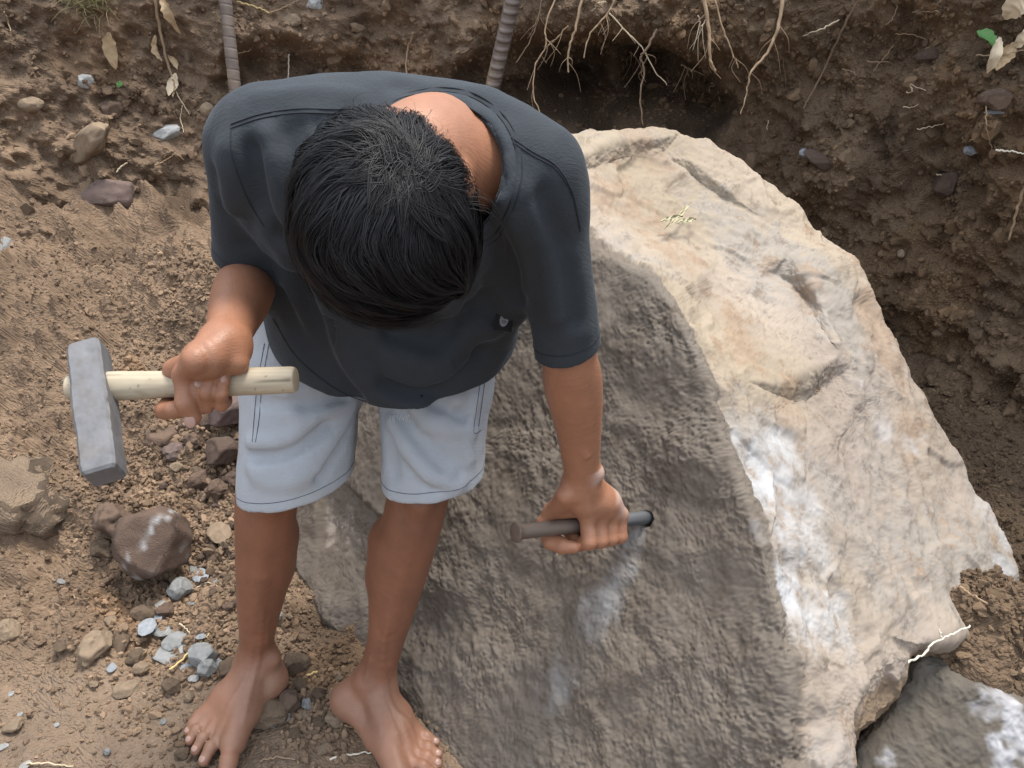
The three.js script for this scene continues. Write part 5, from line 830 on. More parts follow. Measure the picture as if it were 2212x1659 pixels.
  mesh('hammer_head', hg, mat({ vertexColors: true, roughness: 0.7, metalness: 0.3 }), hammer);
  const wedge = mesh('wedge', new THREE.BoxGeometry(0.004, 0.022, 0.006), mat({ color: rgb(0.2, 0.17, 0.13), roughness: 0.7, metalness: 0.4 }), hammer); wedge.position.copy(a0.clone().addScaledVector(ax, -0.001)); wedge.quaternion.setFromUnitVectors(V(1, 0, 0), ax);

  const chisel = group('chisel'); tag(chisel, 'round steel chisel driven into the split face of the boulder, gripped in a fist', 'chisel');
  const cx = chiselB.clone().sub(chiselA).normalize(), CL = chiselA.distanceTo(chiselB) + 0.012, [e1, e2] = frameOf(cx, camVec(0, 1, 0)), CP2 = [], CI = [], K = 24;
  const shaft = [[0, 0.0105], [0.004, 0.0150], [0.010, 0.0158], [0.016, 0.0135], [0.024, 0.0122], [0.06, CHISEL_R], [0.5, CHISEL_R], [0.8, CHISEL_R * 0.98], [0.93, CHISEL_R * 0.98], [1, CHISEL_R * 0.7]];
  for (const [t, rr] of shaft) for (let j = 0; j < K; j++) { const a = j / K * Math.PI * 2, q = rr * (1 + (t < 0.02 ? 0.10 : 0.02) * noise(Math.cos(a) * 2.3 + t * 40, Math.sin(a) * 2.3, 4)), p = chiselA.clone().addScaledVector(cx, t * CL).addScaledVector(e1, Math.cos(a) * q).addScaledVector(e2, Math.sin(a) * q); CP2.push(p.x, p.y, p.z); }
  for (let i = 0; i < shaft.length - 1; i++) for (let j = 0; j < K; j++) { const a = i * K + j, b = i * K + (j + 1) % K; CI.push(a, b, a + K, b, b + K, a + K); }
  { const c = CP2.length / 3; CP2.push(chiselA.x, chiselA.y, chiselA.z); for (let j = 0; j < K; j++) CI.push(c, (j + 1) % K, j); }
  const cg = new THREE.BufferGeometry(); cg.setAttribute('position', new THREE.Float32BufferAttribute(CP2, 3)); cg.setIndex(CI); cg.computeVertexNormals();
  paint(cg, (x, y, z, a, b, c, o) => { const t = V(x, y, z).sub(chiselA).dot(cx) / CL, k = 1 + 0.3 * fbm(x * 90, y * 90, z * 90, 2), q = sstep(0.45, 0.62, t); o[0] = lerp(0.16, 0.11, q) * k; o[1] = lerp(0.125, 0.118, q) * k; o[2] = lerp(0.10, 0.13, q) * k; });
  mesh('shaft', cg, mat({ vertexColors: true, roughness: 0.55, metalness: 0.35 }), chisel);
}

// ---------------------------------------------------------------- second rock and the heap of crumbled earth at its back
let rockTwo;
{
  const loopPx = [[1982, 1406, 1.50], [1945, 1497, 1.485], [1905, 1560, 1.465], [1853, 1612, 1.445], [1846, 1668, 1.43], [1870, 1780, 1.41], [2000, 1840, 1.39], [2200, 1850, 1.37], [2400, 1820, 1.36], [2500, 1700, 1.38], [2480, 1500, 1.44], [2380, 1400, 1.54], [2230, 1375, 1.60], [2110, 1372, 1.62], [2030, 1372, 1.60]];
  const inn = [[2037, 1447, 1.465], [2100, 1476, 1.45], [2160, 1502, 1.44], [2235, 1528, 1.43], [2330, 1560, 1.42], [1960, 1560, 1.455], [1930, 1640, 1.432], [2050, 1540, 1.448], [2040, 1650, 1.43], [2140, 1600, 1.43], [2130, 1720, 1.415], [2240, 1640, 1.41], [2000, 1720, 1.42], [2260, 1740, 1.395], [2120, 1430, 1.54], [2200, 1450, 1.53], [2280, 1470, 1.51], [2060, 1412, 1.55], [2380, 1620, 1.40]];
  const pts = [...loopPx, ...inn], poly = loopPx.map((q) => [q[0], q[1]]);
  const tris = delaunay(pts.map((q) => [q[0], q[1]])).filter(([a, b, c]) => inside(poly, (pts[a][0] + pts[b][0] + pts[c][0]) / 3, (pts[a][1] + pts[b][1] + pts[c][1]) / 3)).map(([a, b, c]) => ((pts[b][0] - pts[a][0]) * (pts[c][1] - pts[a][1]) - (pts[b][1] - pts[a][1]) * (pts[c][0] - pts[a][0])) > 0 ? [a, c, b] : [a, b, c]);
  const [v3, t3] = closeRock(pts.map((q) => onRay(...q)), loopPx.map((_, i) => i), tris, 0.12, 0.12, -0.1), g = refine(v3, t3, 5, [0, 1, 1, 1, 1]);
  displace(g, (x, y, z) => 0.007 * fbm(x * 7, y * 7, z * 7, 3) + 0.0034 * fbm(x * 38, y * 34, z * 38, 3) + 0.0016 * ridge(x * 70, y * 60, z * 70, 2));
  const chalk = [[2175, 1520, 0.035], [2200, 1560, 0.03], [2205, 1620, 0.035], [2170, 1650, 0.03], [2145, 1600, 0.015], [2210, 1500, 0.02], [1910, 1585, 0.012], [1920, 1640, 0.016], [2060, 1500, 0.012]].map(([x, y, q]) => [onRay(x, y, 1.43), q]);
  paint(g, (x, y, z, nx, ny, nz, o) => {
    const m = fbm(x * 8, y * 8, z * 8, 3), n2 = fbm(x * 40, y * 36, z * 40, 2), top = sstep(0.08, 0.13, y - 0.135 + 0.35 * (-z - 0.93) + 0.05 * m + 0.03 * n2), k = 1 + 0.22 * n2;
    let r = lerp(0.098, 0.120, clamp(0.5 + m)) * k, gg = lerp(0.090, 0.100, clamp(0.5 + m)) * k, b = lerp(0.078, 0.077, clamp(0.5 + m)) * k;
    r = lerp(r, 0.27 * k, top); gg = lerp(gg, 0.185 * k, top); b = lerp(b, 0.115 * k, top);     // earth lying on its top
    for (const [c, q] of chalk) { const d = ((x - c.x) ** 2 + (y - c.y) ** 2 + (z - c.z) ** 2) / (q * q); if (d < 4) { const a = 0.55 * sstep(1.9, -0.2, d + 1.8 * n2 + 1.0 * m) * (1 - 0.6 * top); r = lerp(r, 0.44, a); gg = lerp(gg, 0.45, a); b = lerp(b, 0.48, a); } }
    o[0] = r; o[1] = gg; o[2] = b;
  });
  rockTwo = tag(mesh('rock', g, rockMat), 'dark grey rock with chalky white scuffs leaning against the foot of the boulder', 'rock');
  // heap of loose earth
  const c = P(2085, 1335, 1.60), n = 150, pos = [], idx = [], R = (a) => 0.222 + 0.02 * Math.sin(a * 3 + 1) + 0.015 * Math.sin(a * 5);
  for (let i = 0; i <= n; i++) for (let j = 0; j < n * 2; j++) { const t = i / n, a = j / n * Math.PI, rr = R(a) * t, x = c.x + Math.cos(a) * rr * 1.1, z = c.z + Math.sin(a) * rr, y0 = c.y - 0.07 + 0.15 * Math.pow(Math.max(0, Math.cos(t * 1.5708)), 1.15); pos.push(x, y0 + 0.012 * fbm(x * 12, 3, z * 12, 2) + soilLumps(x, 0.3, z, 1.0) * 1.1, z); }
  for (let i = 0; i < n; i++) for (let j = 0; j < n * 2; j++) { const a = i * n * 2 + j, b = i * n * 2 + (j + 1) % (n * 2); idx.push(a, b, a + n * 2, b, b + n * 2, a + n * 2); }
  const hg = new THREE.BufferGeometry(); hg.setAttribute('position', new THREE.Float32BufferAttribute(pos, 3)); hg.setIndex(idx); hg.computeVertexNormals(); flatUV(hg);
  paint(hg, (x, y, z, a, b, e, o) => { const k = 1 + 0.2 * fbm(x * 40, y * 40, z * 40, 2); o[0] = 0.145 * k; o[1] = 0.098 * k; o[2] = 0.062 * k; });
  tag(mesh('soil_heap', hg, soil), 'heap of loose dark crumbly soil on the rock beside the boulder', 'soil', null, 'stuff');
}

// ---------------------------------------------------------------- stones
function stoneShape(seed, flat, facets, rough) {                              // an icosphere planed by random cuts
  const r = rng(seed), g0 = new THREE.IcosahedronGeometry(1, 9), p = g0.attributes.position, cuts = [];
  for (let i = 0; i < facets; i++) { const z = r() * 2 - 1, a = r() * 6.2832, s = Math.sqrt(1 - z * z); cuts.push([s * Math.cos(a), z, s * Math.sin(a), 0.62 + 0.3 * r()]); }
  const key = new Map(), pos = [], idx = [], o = r() * 50;
  for (let i = 0; i < p.count; i++) {
    const k = `${p.getX(i).toFixed(4)},${p.getY(i).toFixed(4)},${p.getZ(i).toFixed(4)}`; let v = key.get(k);
    if (v === undefined) {
      let x = p.getX(i), y = p.getY(i), z = p.getZ(i);
      for (const [a, b, c, d] of cuts) { const t = a * x + b * y + c * z - d; if (t > 0) { x -= a * t; y -= b * t; z -= c * t; } }
      const q = 1 + rough * (0.10 * fbm(x * 1.6 + o, y * 1.6, z * 1.6, 3) + 0.035 * fbm(x * 6 + o, y * 6, z * 6, 2)); v = pos.length / 3; pos.push(x * q, y * q * flat, z * q); key.set(k, v);
    }
    idx.push(v);
  }
  const g = new THREE.BufferGeometry(); g.setAttribute('position', new THREE.Float32BufferAttribute(pos, 3)); g.setIndex(idx); g.computeVertexNormals();
  boxUV(g); paint(g, (x, y, z, a, b, c, q) => { const m = 1 + 0.22 * fbm(x * 2.2 + o, y * 2.2, z * 2.2, 3) + 0.10 * noise(x * 9, y * 9 + o, z * 9), w = 0.25 * sstep(0.3, 0.8, noise(x * 2.5, y * 2.5 + o, z * 2.5)); q[0] = m * (1 - w * 0.2); q[1] = m * (1 - w * 0.3); q[2] = m * (1 - w * 0.5); });
  return g;
}
const shapes = { block: [31, 32, 33, 34, 35].map((s) => stoneShape(s, 0.85, 16, 1)), slab: [41, 42, 43, 44].map((s) => stoneShape(s, 0.34, 12, 0.7)), round: [51, 52, 53].map((s) => stoneShape(s, 0.85, 5, 1)), clod: [61, 62, 63, 64].map((s) => stoneShape(s, 0.85, 7, 2.4)) };
const tone = { brown: rgb(0.130, 0.088, 0.064), dark: rgb(0.092, 0.063, 0.048), tan: rgb(0.255, 0.192, 0.132), grey: rgb(0.255, 0.265, 0.265), pale: rgb(0.38, 0.39, 0.385), blue: rgb(0.31, 0.34, 0.375), soil: rgb(0.190, 0.136, 0.092), earth: rgb(0.205, 0.152, 0.106), purple: rgb(0.145, 0.105, 0.092) };
const stoneBump = grit.clone(); stoneBump.repeat.set(0.8, 0.8); stoneBump.needsUpdate = true;
const stoneMats = Object.fromEntries(Object.entries(tone).map(([k, c]) => [k, mat({ color: c, vertexColors: true, roughness: 0.95, bumpMap: stoneBump, bumpScale: 0.0012 })]));
stoneMats.earth.bumpScale = 0.006; stoneMats.soil.bumpScale = 0.003;
let stoneSeed = rng(77);
function stone(name, at, size, shape, col, label, category, grp, turn) {
  const r = stoneSeed, list = shapes[shape], o = mesh(name, list[Math.floor(r() * list.length)], stoneMats[col]);
  o.position.copy(at); o.scale.set(size[0], size[1], size[2]); o.rotation.set((r() - 0.5) * 0.5, turn ?? r() * 6.28, (r() - 0.5) * 0.5); return tag(o, label, category, grp);
}
const sizeAt = (p, px) => px * (-(p.y - EYE_H) * SP - p.z * CP) / FOCAL / 2;     // half a width in metres from its width in the photograph
const onFloor = (px, py) => { let p = G(px, py, 0); for (let i = 0; i < 6; i++) p = G(px, py, floorHeight(p.x, p.z)); return p; };
function groundStone(px, py, w, h, shape, col, label, grp, sink = 0.25, name = 'stone') { const p = onFloor(px, py + h * 0.2), a = sizeAt(p, w) * 1.28, b = sizeAt(p, h) * 1.28; p.y += (shape === 'slab' ? 0.35 : 1) * b * (1 - sink) * 0.8; return stone(name, p, [a, b * 1.05, (a + b) / 2], shape, col, label, 'stone', grp); }
{ // the brown stone with pale seams, left of his leg
  const p = onFloor(345, 1215), g = stoneShape(98, 0.92, 14, 0.8); p.y += 0.06;
  paint(g, (x, y, z, nx, ny, nz, o) => { const m = 1 + 0.25 * fbm(x * 3, y * 3, z * 3, 3), seam = sstep(0.09, 0.03, Math.abs(x * 0.9 - 0.3 * y - 0.05 + 0.16 * noise(x * 3, y * 3, z * 3))) * sstep(-0.25, 0.2, noise(x * 4 + 4, y * 4, z * 4)) + 0.8 * sstep(0.15, 0.4, noise(x * 3.4, y * 3.4 + 9, z * 3.4)) * sstep(0.1, -0.3, y); const k = clamp(seam); o[0] = lerp(0.105 * m, 0.32, k); o[1] = lerp(0.070 * m, 0.32, k); o[2] = lerp(0.052 * m, 0.32, k); });
  const o = mesh('stone', g, mat({ vertexColors: true, roughness: 0.9, bumpMap: stoneBump, bumpScale: 0.0016 })); o.position.copy(p); o.scale.set(0.092, 0.092, 0.08); o.rotation.set(0.2, -0.5, 0.1);
  tag(o, 'large angular dark brown stone with whitish seams beside the bare leg', 'stone');
}
const heapGroup = 'broken brown stones heaped left of the shorts';
groundStone(358, 945, 86, 52, 'block', 'brown', 'wide rounded brown stone at the far edge of the broken stone heap', heapGroup);
groundStone(503, 905, 84, 74, 'block', 'purple', 'large purplish slab atop the broken stone heap beside the shorts', heapGroup, -0.3);
groundStone(486, 988, 66, 62, 'block', 'dark', 'dark square-cut stone leaning under the purplish slab', heapGroup, 0);
groundStone(427, 1008, 42, 40, 'block', 'purple', 'upright reddish stone in the middle of the broken stone heap', heapGroup, 0);
groundStone(420, 956, 36, 30, 'clod', 'brown', 'small crumbly brown stone next to the wide rounded stone', heapGroup);
groundStone(403, 919, 30, 20, 'block', 'brown', 'small brown stone behind the wide rounded stone', heapGroup);
groundStone(437, 1042, 52, 42, 'block', 'brown', 'brown stone below the upright reddish stone', heapGroup);
groundStone(383, 1012, 24, 22, 'block', 'tan', 'little tan stone left of the upright reddish stone', heapGroup);
groundStone(456, 917, 42, 34, 'block', 'dark', 'dark stone wedged left of the purplish slab', heapGroup, 0);
groundStone(380, 978, 46, 28, 'clod', 'purple', 'flat crumbly stone below the wide rounded stone', heapGroup);
groundStone(505, 1040, 44, 34, 'clod', 'dark', 'dark crumbly stone below the square-cut stone, by the leg', heapGroup);
groundStone(470, 1060, 40, 30, 'clod', 'brown', 'brown clod between the heap and the seamed stone', heapGroup);
groundStone(475, 1150, 52, 34, 'slab', 'tan', 'tan flat stone leaning right of the seamed stone', heapGroup, -0.5);
groundStone(275, 928, 40, 30, 'round', 'tan', 'smooth tan stone half sunk below the hammer', null, 0.5);
groundStone(255, 1130, 70, 64, 'clod', 'brown', 'crumbly brown clod left of the seamed stone', null);
groundStone(232, 1190, 46, 42, 'clod', 'soil', 'soft earth clod left of and below the seamed stone', null);
groundStone(45, 1090, 190, 150, 'clod', 'earth', 'broad rounded earth-covered stone at the left edge of the pit', null, 0.5);
groundStone(20, 1363, 46, 40, 'round', 'tan', 'rounded tan stone at the left edge on trodden dirt', null, 0.4);
const flakeGroup = 'grey stone chips on the dirt in front of the leg';
for (const [x, y, w, h, c, label] of [
  [433, 1242, 38, 16, 'blue', 'long blue-grey chip right below the seamed stone'],
  [352, 1303, 26, 18, 'pale', 'whitish chip below the seamed stone'],
  [318, 1352, 44, 22, 'blue', 'long dark blue-grey chip at the left of the chip cluster'],
  [352, 1360, 40, 22, 'grey', 'grey chip touching the long dark one'],
  [377, 1382, 44, 26, 'grey', 'broad grey chip in the middle of the cluster'],
  [367, 1416, 66, 22, 'grey', 'widest flat grey chip under the end of the long straw'],
  [405, 1438, 24, 16, 'blue', 'small blue chip right of the widest flat chip'],
  [418, 1463, 26, 14, 'pale', 'whitish chip just below the small blue chip'],
  [240, 1440, 26, 16, 'blue', 'lone blue-grey chip left of the cluster near the orange-tan pebble'],
  [472, 1430, 20, 12, 'blue', 'blue-grey chip beside the ankle'],
  [135, 1254, 18, 12, 'grey', 'grey chip alone on the dirt far left of the seamed stone'],
  [120, 1256, 12, 10, 'grey', 'tiny grey chip next to the lone one far left'],
  [436, 1372, 26, 14, 'blue', 'blue-grey chip under the upper end of the long straw'],
  [322, 1300, 16, 12, 'pale', 'small whitish chip left of the squarish grey stone'],
  [420, 1225, 24, 14, 'grey', 'grey chip against the right foot of the seamed stone'],
  [460, 1255, 18, 10, 'grey', 'small grey chip by the bent rootlet'],
  [395, 1400, 20, 14, 'pale', 'whitish chip between the straw and the broad chip'],
  [340, 1335, 20, 12, 'blue', 'small blue chip above the long dark chip'],
  [412, 1300, 22, 12, 'grey', 'grey chip right of the squarish stone'],
  [8, 1611, 18, 12, 'pale', 'white chip at the left edge near the bottom corner'],
  [56, 1650, 22, 12, 'pale', 'white chip at the very bottom left beside the pale stick'],
  [43, 1542, 12, 8, 'pale', 'small white chip above the bottom left corner'],
  [354, 1558, 14, 10, 'grey', 'grey chip alone left of the toes'],
  [122, 1565, 12, 8, 'pale', 'small white chip right of the pale far-left stone'],
  [24, 1498, 12, 8, 'pale', 'small white chip at the left edge, highest of the corner chips'],
]) groundStone(x, y, w, h, 'slab', c, label, flakeGroup, 0, 'stone_chip').userData.category = 'stone chip';
groundStone(393, 1278, 42, 40, 'block', 'grey', 'grey and tan squarish stone above the scattered chips', null, 0);
groundStone(439, 1422, 52, 44, 'block', 'grey', 'largest grey stone among the chips, near the ankle', null, 0.1);
groundStone(451, 1449, 32, 34, 'block', 'grey', 'small speckled grey stone just below the largest grey one', null, 0);
groundStone(500, 1448, 40, 44, 'block', 'soil', 'earthy brown stone tucked against the ankle', null, 0.1);
{ const r = rng(640); for (let i = 0; i < 60; i++) { const px = 330 + r() * 215, py = 885 + r() * 440, w = 14 + 22 * r() * r(); if (Math.hypot(px - 345, (py - 1175) * 1.1) < 95) continue; groundStone(px, py, w, w * (0.6 + 0.3 * r()), r() < 0.7 ? 'block' : 'clod', ['brown', 'dark', 'soil', 'purple', 'brown'][Math.floor(r() * 5)], 'small broken brown stone in the rubble left of the bare leg', 'small broken stones in the rubble', 0.1, 'rubble_stone'); } }
const looseGroup = 'loose tan stones scattered on the trodden dirt';
for (const [x, y, w, h, c, label] of [
  [212, 1396, 66, 44, 'tan', 'largest loose tan stone left of the chips'],
  [260, 1394, 42, 36, 'soil', 'earth-brown stone right of the largest loose tan stone'],
  [296, 1420, 38, 32, 'soil', 'brown stone just above the orange-tan pebble'],
  [306, 1444, 28, 20, 'tan', 'orange-tan pebble below the brown stone in the chip field'],
  [275, 1488, 48, 24, 'tan', 'low flat tan stone below the orange-tan pebble'],
  [240, 1345, 28, 20, 'tan', 'small tan stone above the largest loose tan stone'],
  [311, 1330, 42, 34, 'soil', 'brown stone at the top of the chip field'],
  [135, 1400, 34, 18, 'soil', 'flat brown stone left of the largest loose tan stone'],
  [188, 1424, 34, 28, 'tan', 'tan stone touching the lower left of the largest loose tan stone'],
  [205, 1478, 20, 14, 'tan', 'small tan pebble left of the low flat stone'],
  [31, 1567, 38, 22, 'tan', 'pale tan stone at the far left near the bottom edge'],
  [232, 1624, 14, 14, 'grey', 'little grey pebble alone near the bottom edge'],
  [395, 1628, 26, 20, 'soil', 'brown stone below the curled toes'],
  [372, 1484, 34, 26, 'soil', 'brown stone between the low flat stone and the foot'],
  [410, 1506, 20, 16, 'tan', 'small tan pebble above the toes'],
  [640, 1433, 50, 40, 'soil', 'round clod right of the bare ankle'],
  [582, 1534, 96, 46, 'soil', 'broad flat brown stone beside the inner arch of the foot'],
  [626, 1522, 40, 50, 'brown', 'upright brown stone between the feet'],
  [617, 1548, 20, 26, 'pale', 'whitish pebble between the feet below the upright stone'],
  [592, 1560, 22, 16, 'pale', 'white chip touching the flat stone beside the arch'],
  [665, 1521, 24, 18, 'grey', 'grey pebble right of the upright stone between the feet'],
  [661, 1544, 20, 16, 'tan', 'tan pebble just below the grey one between the feet'],
  [725, 1556, 36, 28, 'tan', 'tan stone against the heel near the forked stick'],
  [733, 1461, 22, 14, 'tan', 'small tan pebble behind the heel'],
  [605, 1331, 12, 18, 'pale', 'whitish pebble high between the shins'],
  [626, 1333, 12, 16, 'tan', 'yellowish pebble beside the whitish one between the shins'],
  [688, 1500, 26, 20, 'soil', 'brown clod above the heel between the feet'],
  [650, 1480, 30, 22, 'soil', 'brown clod below the round clod near the ankle'],
  [605, 1455, 26, 20, 'soil', 'small brown clod left of the yellow straw'],
  [690, 1560, 26, 20, 'soil', 'brown clod left of the forked stick'],
  [640, 1585, 28, 18, 'soil', 'low brown clod under the whitish pebble between the feet'],
  [700, 1620, 26, 18, 'tan', 'tan stone by the white rootlet at the bottom'],
  [950, 1570, 22, 20, 'tan', 'tan pebble beyond the little toe against the boulder'],
  [968, 1580, 20, 18, 'tan', 'second tan pebble beyond the little toe, nearer the boulder'],
  [930, 1560, 16, 14, 'tan', 'smallest tan pebble beyond the little toe'],
]) groundStone(x, y, w, h, 'block', c, label, looseGroup, 0.2);
// stones set in the bank
function bankStone(px, py, w, h, shape, col, label, out = 0.2, turn) { const p = onEarth(px, py, 0), a = sizeAt(p, w) * 1.3, b = sizeAt(p, h) * 1.3; const q = onEarth(px, py, b * out); const o = stone('embedded_stone', q, [a, b * (shape === 'slab' ? 2 : 1.1), b * 1.05], shape, col, label, 'stone', 'stones set in the earth bank', 0); o.rotation.set(0.3, 0.1, turn || 0); return o; }
bankStone(193, 308, 104, 46, 'round', 'tan', 'long tan stone lying slantwise in the left bank', 0.1, 0.65);
bankStone(204, 300, 62, 34, 'slab', 'pale', 'bare grey-white chipped face on the slanting stone', 0.6, 0.65);
bankStone(362, 288, 58, 34, 'block', 'pale', 'grey-white stone in the left bank behind dry strips of leaf', 0.3, 0.3);
bankStone(184, 175, 26, 28, 'block', 'pale', 'small grey-white stone above the slanting tan stone');
bankStone(66, 226, 42, 26, 'round', 'tan', 'tan stone in the upper left bank near the photo edge');
bankStone(234, 420, 92, 66, 'block', 'purple', 'square brownish-grey stone block in the left bank below the slanting stone', 0.1);
bankStone(8, 565, 40, 90, 'block', 'grey', 'grey stone showing at the left photo edge above the dark gap', 0.1);
bankStone(198, 594, 40, 34, 'block', 'pale', 'grey-white stone beside the small hollow in the left bank', 0.2);
bankStone(66, 668, 64, 44, 'round', 'tan', 'round stone resting in the dark gap under the bank', 0.4);
bankStone(197, 655, 34, 36, 'round', 'tan', 'small upright round stone right of the gap');
bankStone(448, 238, 24, 26, 'round', 'tan', 'small smooth tan stone left of the sleeve');
bankStone(238, 236, 42, 36, 'block', 'brown', 'brown stone above the slanting tan stone');
bankStone(432, 612, 66, 90, 'block', 'dark', 'dark brown rock jutting from the bank beside the forearm', 0.4, -0.5);
bankStone(436, 668, 36, 50, 'block', 'blue', 'blue-grey stone under the dark jutting rock beside the forearm', 0.4);
bankStone(682, 8, 34, 22, 'block', 'pale', 'grey stone at the top of the bank right of the first ribbed bar', 0.4);
bankStone(630, 45, 36, 24, 'round', 'tan', 'flat tan stone in the bank above the shoulder');
bankStone(1742, 330, 26, 20, 'slab', 'blue', 'small blue-grey chip in the damp bank right of the boulder top', 0.6);
bankStone(1765, 345, 60, 36, 'slab', 'dark', 'dark wet slab edge below the blue-grey chip', 0.2, -0.5);
bankStone(2150, 215, 60, 40, 'block', 'brown', 'brown stone block high in the damp bank at right', 0.2);
bankStone(2155, 240, 50, 12, 'slab', 'blue', 'thin blue-grey stone edge in the damp bank at right', 0.5);
bankStone(2098, 325, 26, 24, 'slab', 'blue', 'blue-grey chip in the right bank beside a hanging rootlet', 0.4);
bankStone(2005, 120, 50, 30, 'block', 'dark', 'dark stone under the bank top left of the dry leaves', 0.2);
bankStone(1945, 548, 14, 16, 'block', 'tan', 'small tan stone in the damp bank beside the boulder shoulder', 0.5);
bankStone(2025, 718, 20, 18, 'block', 'tan', 'reddish tan pebble in the damp bank right of the boulder', 0.5);
bankStone(2042, 395, 44, 50, 'block', 'dark', 'dark grey lump of stone in the middle of the right bank', 0.1);

// crumbs of earth, uncounted
{
  const r = rng(401), crumbG = [71, 72, 73].map((s) => { const g0 = new THREE.IcosahedronGeometry(1, 2), p = g0.attributes.position, q = rng(s), o = q() * 40; for (let i = 0; i < p.count; i++) { const x = p.getX(i), y = p.getY(i), z = p.getZ(i), k = 1 + 0.55 * noise(x * 1.3 + o, y * 1.3, z * 1.3) + 0.25 * noise(x * 3 + o, y * 3, z * 3); p.setXYZ(i, x * k, y * k * 0.8, z * k); } g0.deleteAttribute('uv'); for (let c = 0; c < 7; c++) { const w = q() * 2 - 1, a = q() * 6.2832, e = Math.sqrt(1 - w * w), N = [e * Math.cos(a), w, e * Math.sin(a)], t0 = 0.45 + 0.3 * q(); for (let i = 0; i < p.count; i++) { const t = N[0] * p.getX(i) + N[1] * p.getY(i) + N[2] * p.getZ(i) - t0; if (t > 0) p.setXYZ(i, p.getX(i) - N[0] * t, p.getY(i) - N[1] * t, p.getZ(i) - N[2] * t); } } g0.computeVertexNormals(); return g0; });
  const sets = crumbG.map(() => []), cm = mat({ color: 0xffffff, roughness: 1 }), col = new THREE.Color(), o = [0, 0, 0];
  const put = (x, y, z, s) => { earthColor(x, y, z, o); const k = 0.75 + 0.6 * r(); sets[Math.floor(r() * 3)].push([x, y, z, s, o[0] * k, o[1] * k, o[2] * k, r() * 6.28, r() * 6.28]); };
  const grain = () => 0.0019 + 0.0020 * -Math.log(1 - r() * 0.98);
  for (let i = 0; i < 60000; i++) {                                            // the floor: thick about the heap, thin where it is trodden
    const x = lerp(-1.6, 0.05, r()), d = lerp(0.85, 2.3, r()), q = toPixel(x, 0, -d); if (!q || q[0] < -60 || q[1] > 1720) continue;
    const thick = clamp(0.12 + 0.55 * sstep(0.0, 0.5, noise(x * 2.2 + 3, 2, d * 2.2)) + 0.8 * Math.exp(-(((q[0] - 420) / 190) ** 2) - ((q[1] - 1130) / 330) ** 2) + 0.6 * Math.exp(-(((q[0] - 680) / 80) ** 2) - ((q[1] - 1500) / 130) ** 2));
    if (r() > thick) continue; const s = grain() * (0.8 + 1.1 * thick * r()); put(x, floorHeight(x, -d) + s * 0.25, -d, s);
  }
  for (let i = 0; i < 5000; i++) { const x = lerp(0.85, 1.5, r()), d = lerp(1.2, 2.0, r()), s = grain() * 1.3; put(x, floorHeight(x, -d) + s * 0.25, -d, s); }
  for (let i = 0; i < 2600; i++) { const px = 400 + (r() + r() + r() - 1.5) * 330, py = 1130 + (r() + r() + r() - 1.5) * 420; const p = onFloor(px, py), s = 0.0045 + 0.011 * r() * r() * r(); put(p.x, p.y + s * 0.35, p.z, s); }
  for (let i = 0; i < 1500; i++) { const p = onFloor(r() * 520, 690 + r() * 420), s = 0.004 + 0.010 * r() * r() * r(); put(p.x, p.y + s * 0.35, p.z, s); }
  for (let i = 0; i < 260; i++) { const p = onFloor(620 + r() * 130, 1390 + r() * 260), s = 0.004 + 0.008 * r() * r(); put(p.x, p.y + s * 0.4, p.z, s); }
  const q = [0, 0, 0, 0];
  for (let i = 0; i < 70000; i++) { const s = lerp(0.2, 0.8, r()), h = r() * 1.25; if (r() > 0.25 + 0.75 * sstep(-0.1, 0.4, noise(s * 40, h * 5, 3))) continue; bankPoint(s, h, q); const g = grain() * (r() < 0.08 ? 3.0 : 1.3); put(q[0], q[1], q[2], g); }
  for (let i = 0; i < 2200; i++) { const a = r() * 6.28, t = Math.sqrt(r()), c = P(2085, 1335, 1.60), x = c.x + Math.cos(a) * t * 0.235, z = c.z + Math.sin(a) * t * 0.215, s = grain() * 1.5, y = c.y - 0.07 + 0.15 * Math.pow(Math.max(0, Math.cos(t * 1.5708)), 1.15) + 0.012 * fbm(x * 12, 3, z * 12, 2) + soilLumps(x, 0.3, z, 1.0) * 1.1; put(x, y + s * 0.3, z, s); }
  sets.forEach((list, k) => {
    const im = new THREE.InstancedMesh(crumbG[k], cm, list.length), m = new THREE.Matrix4(), e = new THREE.Euler(), qt = new THREE.Quaternion();
    list.forEach(([x, y, z, s, cr, cg, cb, a, b], i) => { m.compose(V(x, y, z), qt.setFromEuler(e.set(a, b, a * 2)), V(s, s * 0.85, s * 1.1)); im.setMatrixAt(i, m); im.setColorAt(i, col.setRGB(cr, cg, cb)); });
    im.name = numbered('soil_crumbs'); im.castShadow = im.receiveShadow = true; scene.add(im); tag(im, 'loose crumbs of brown earth strewn over floor and bank', 'soil', 'crumbs of earth', 'stuff');
  });
}

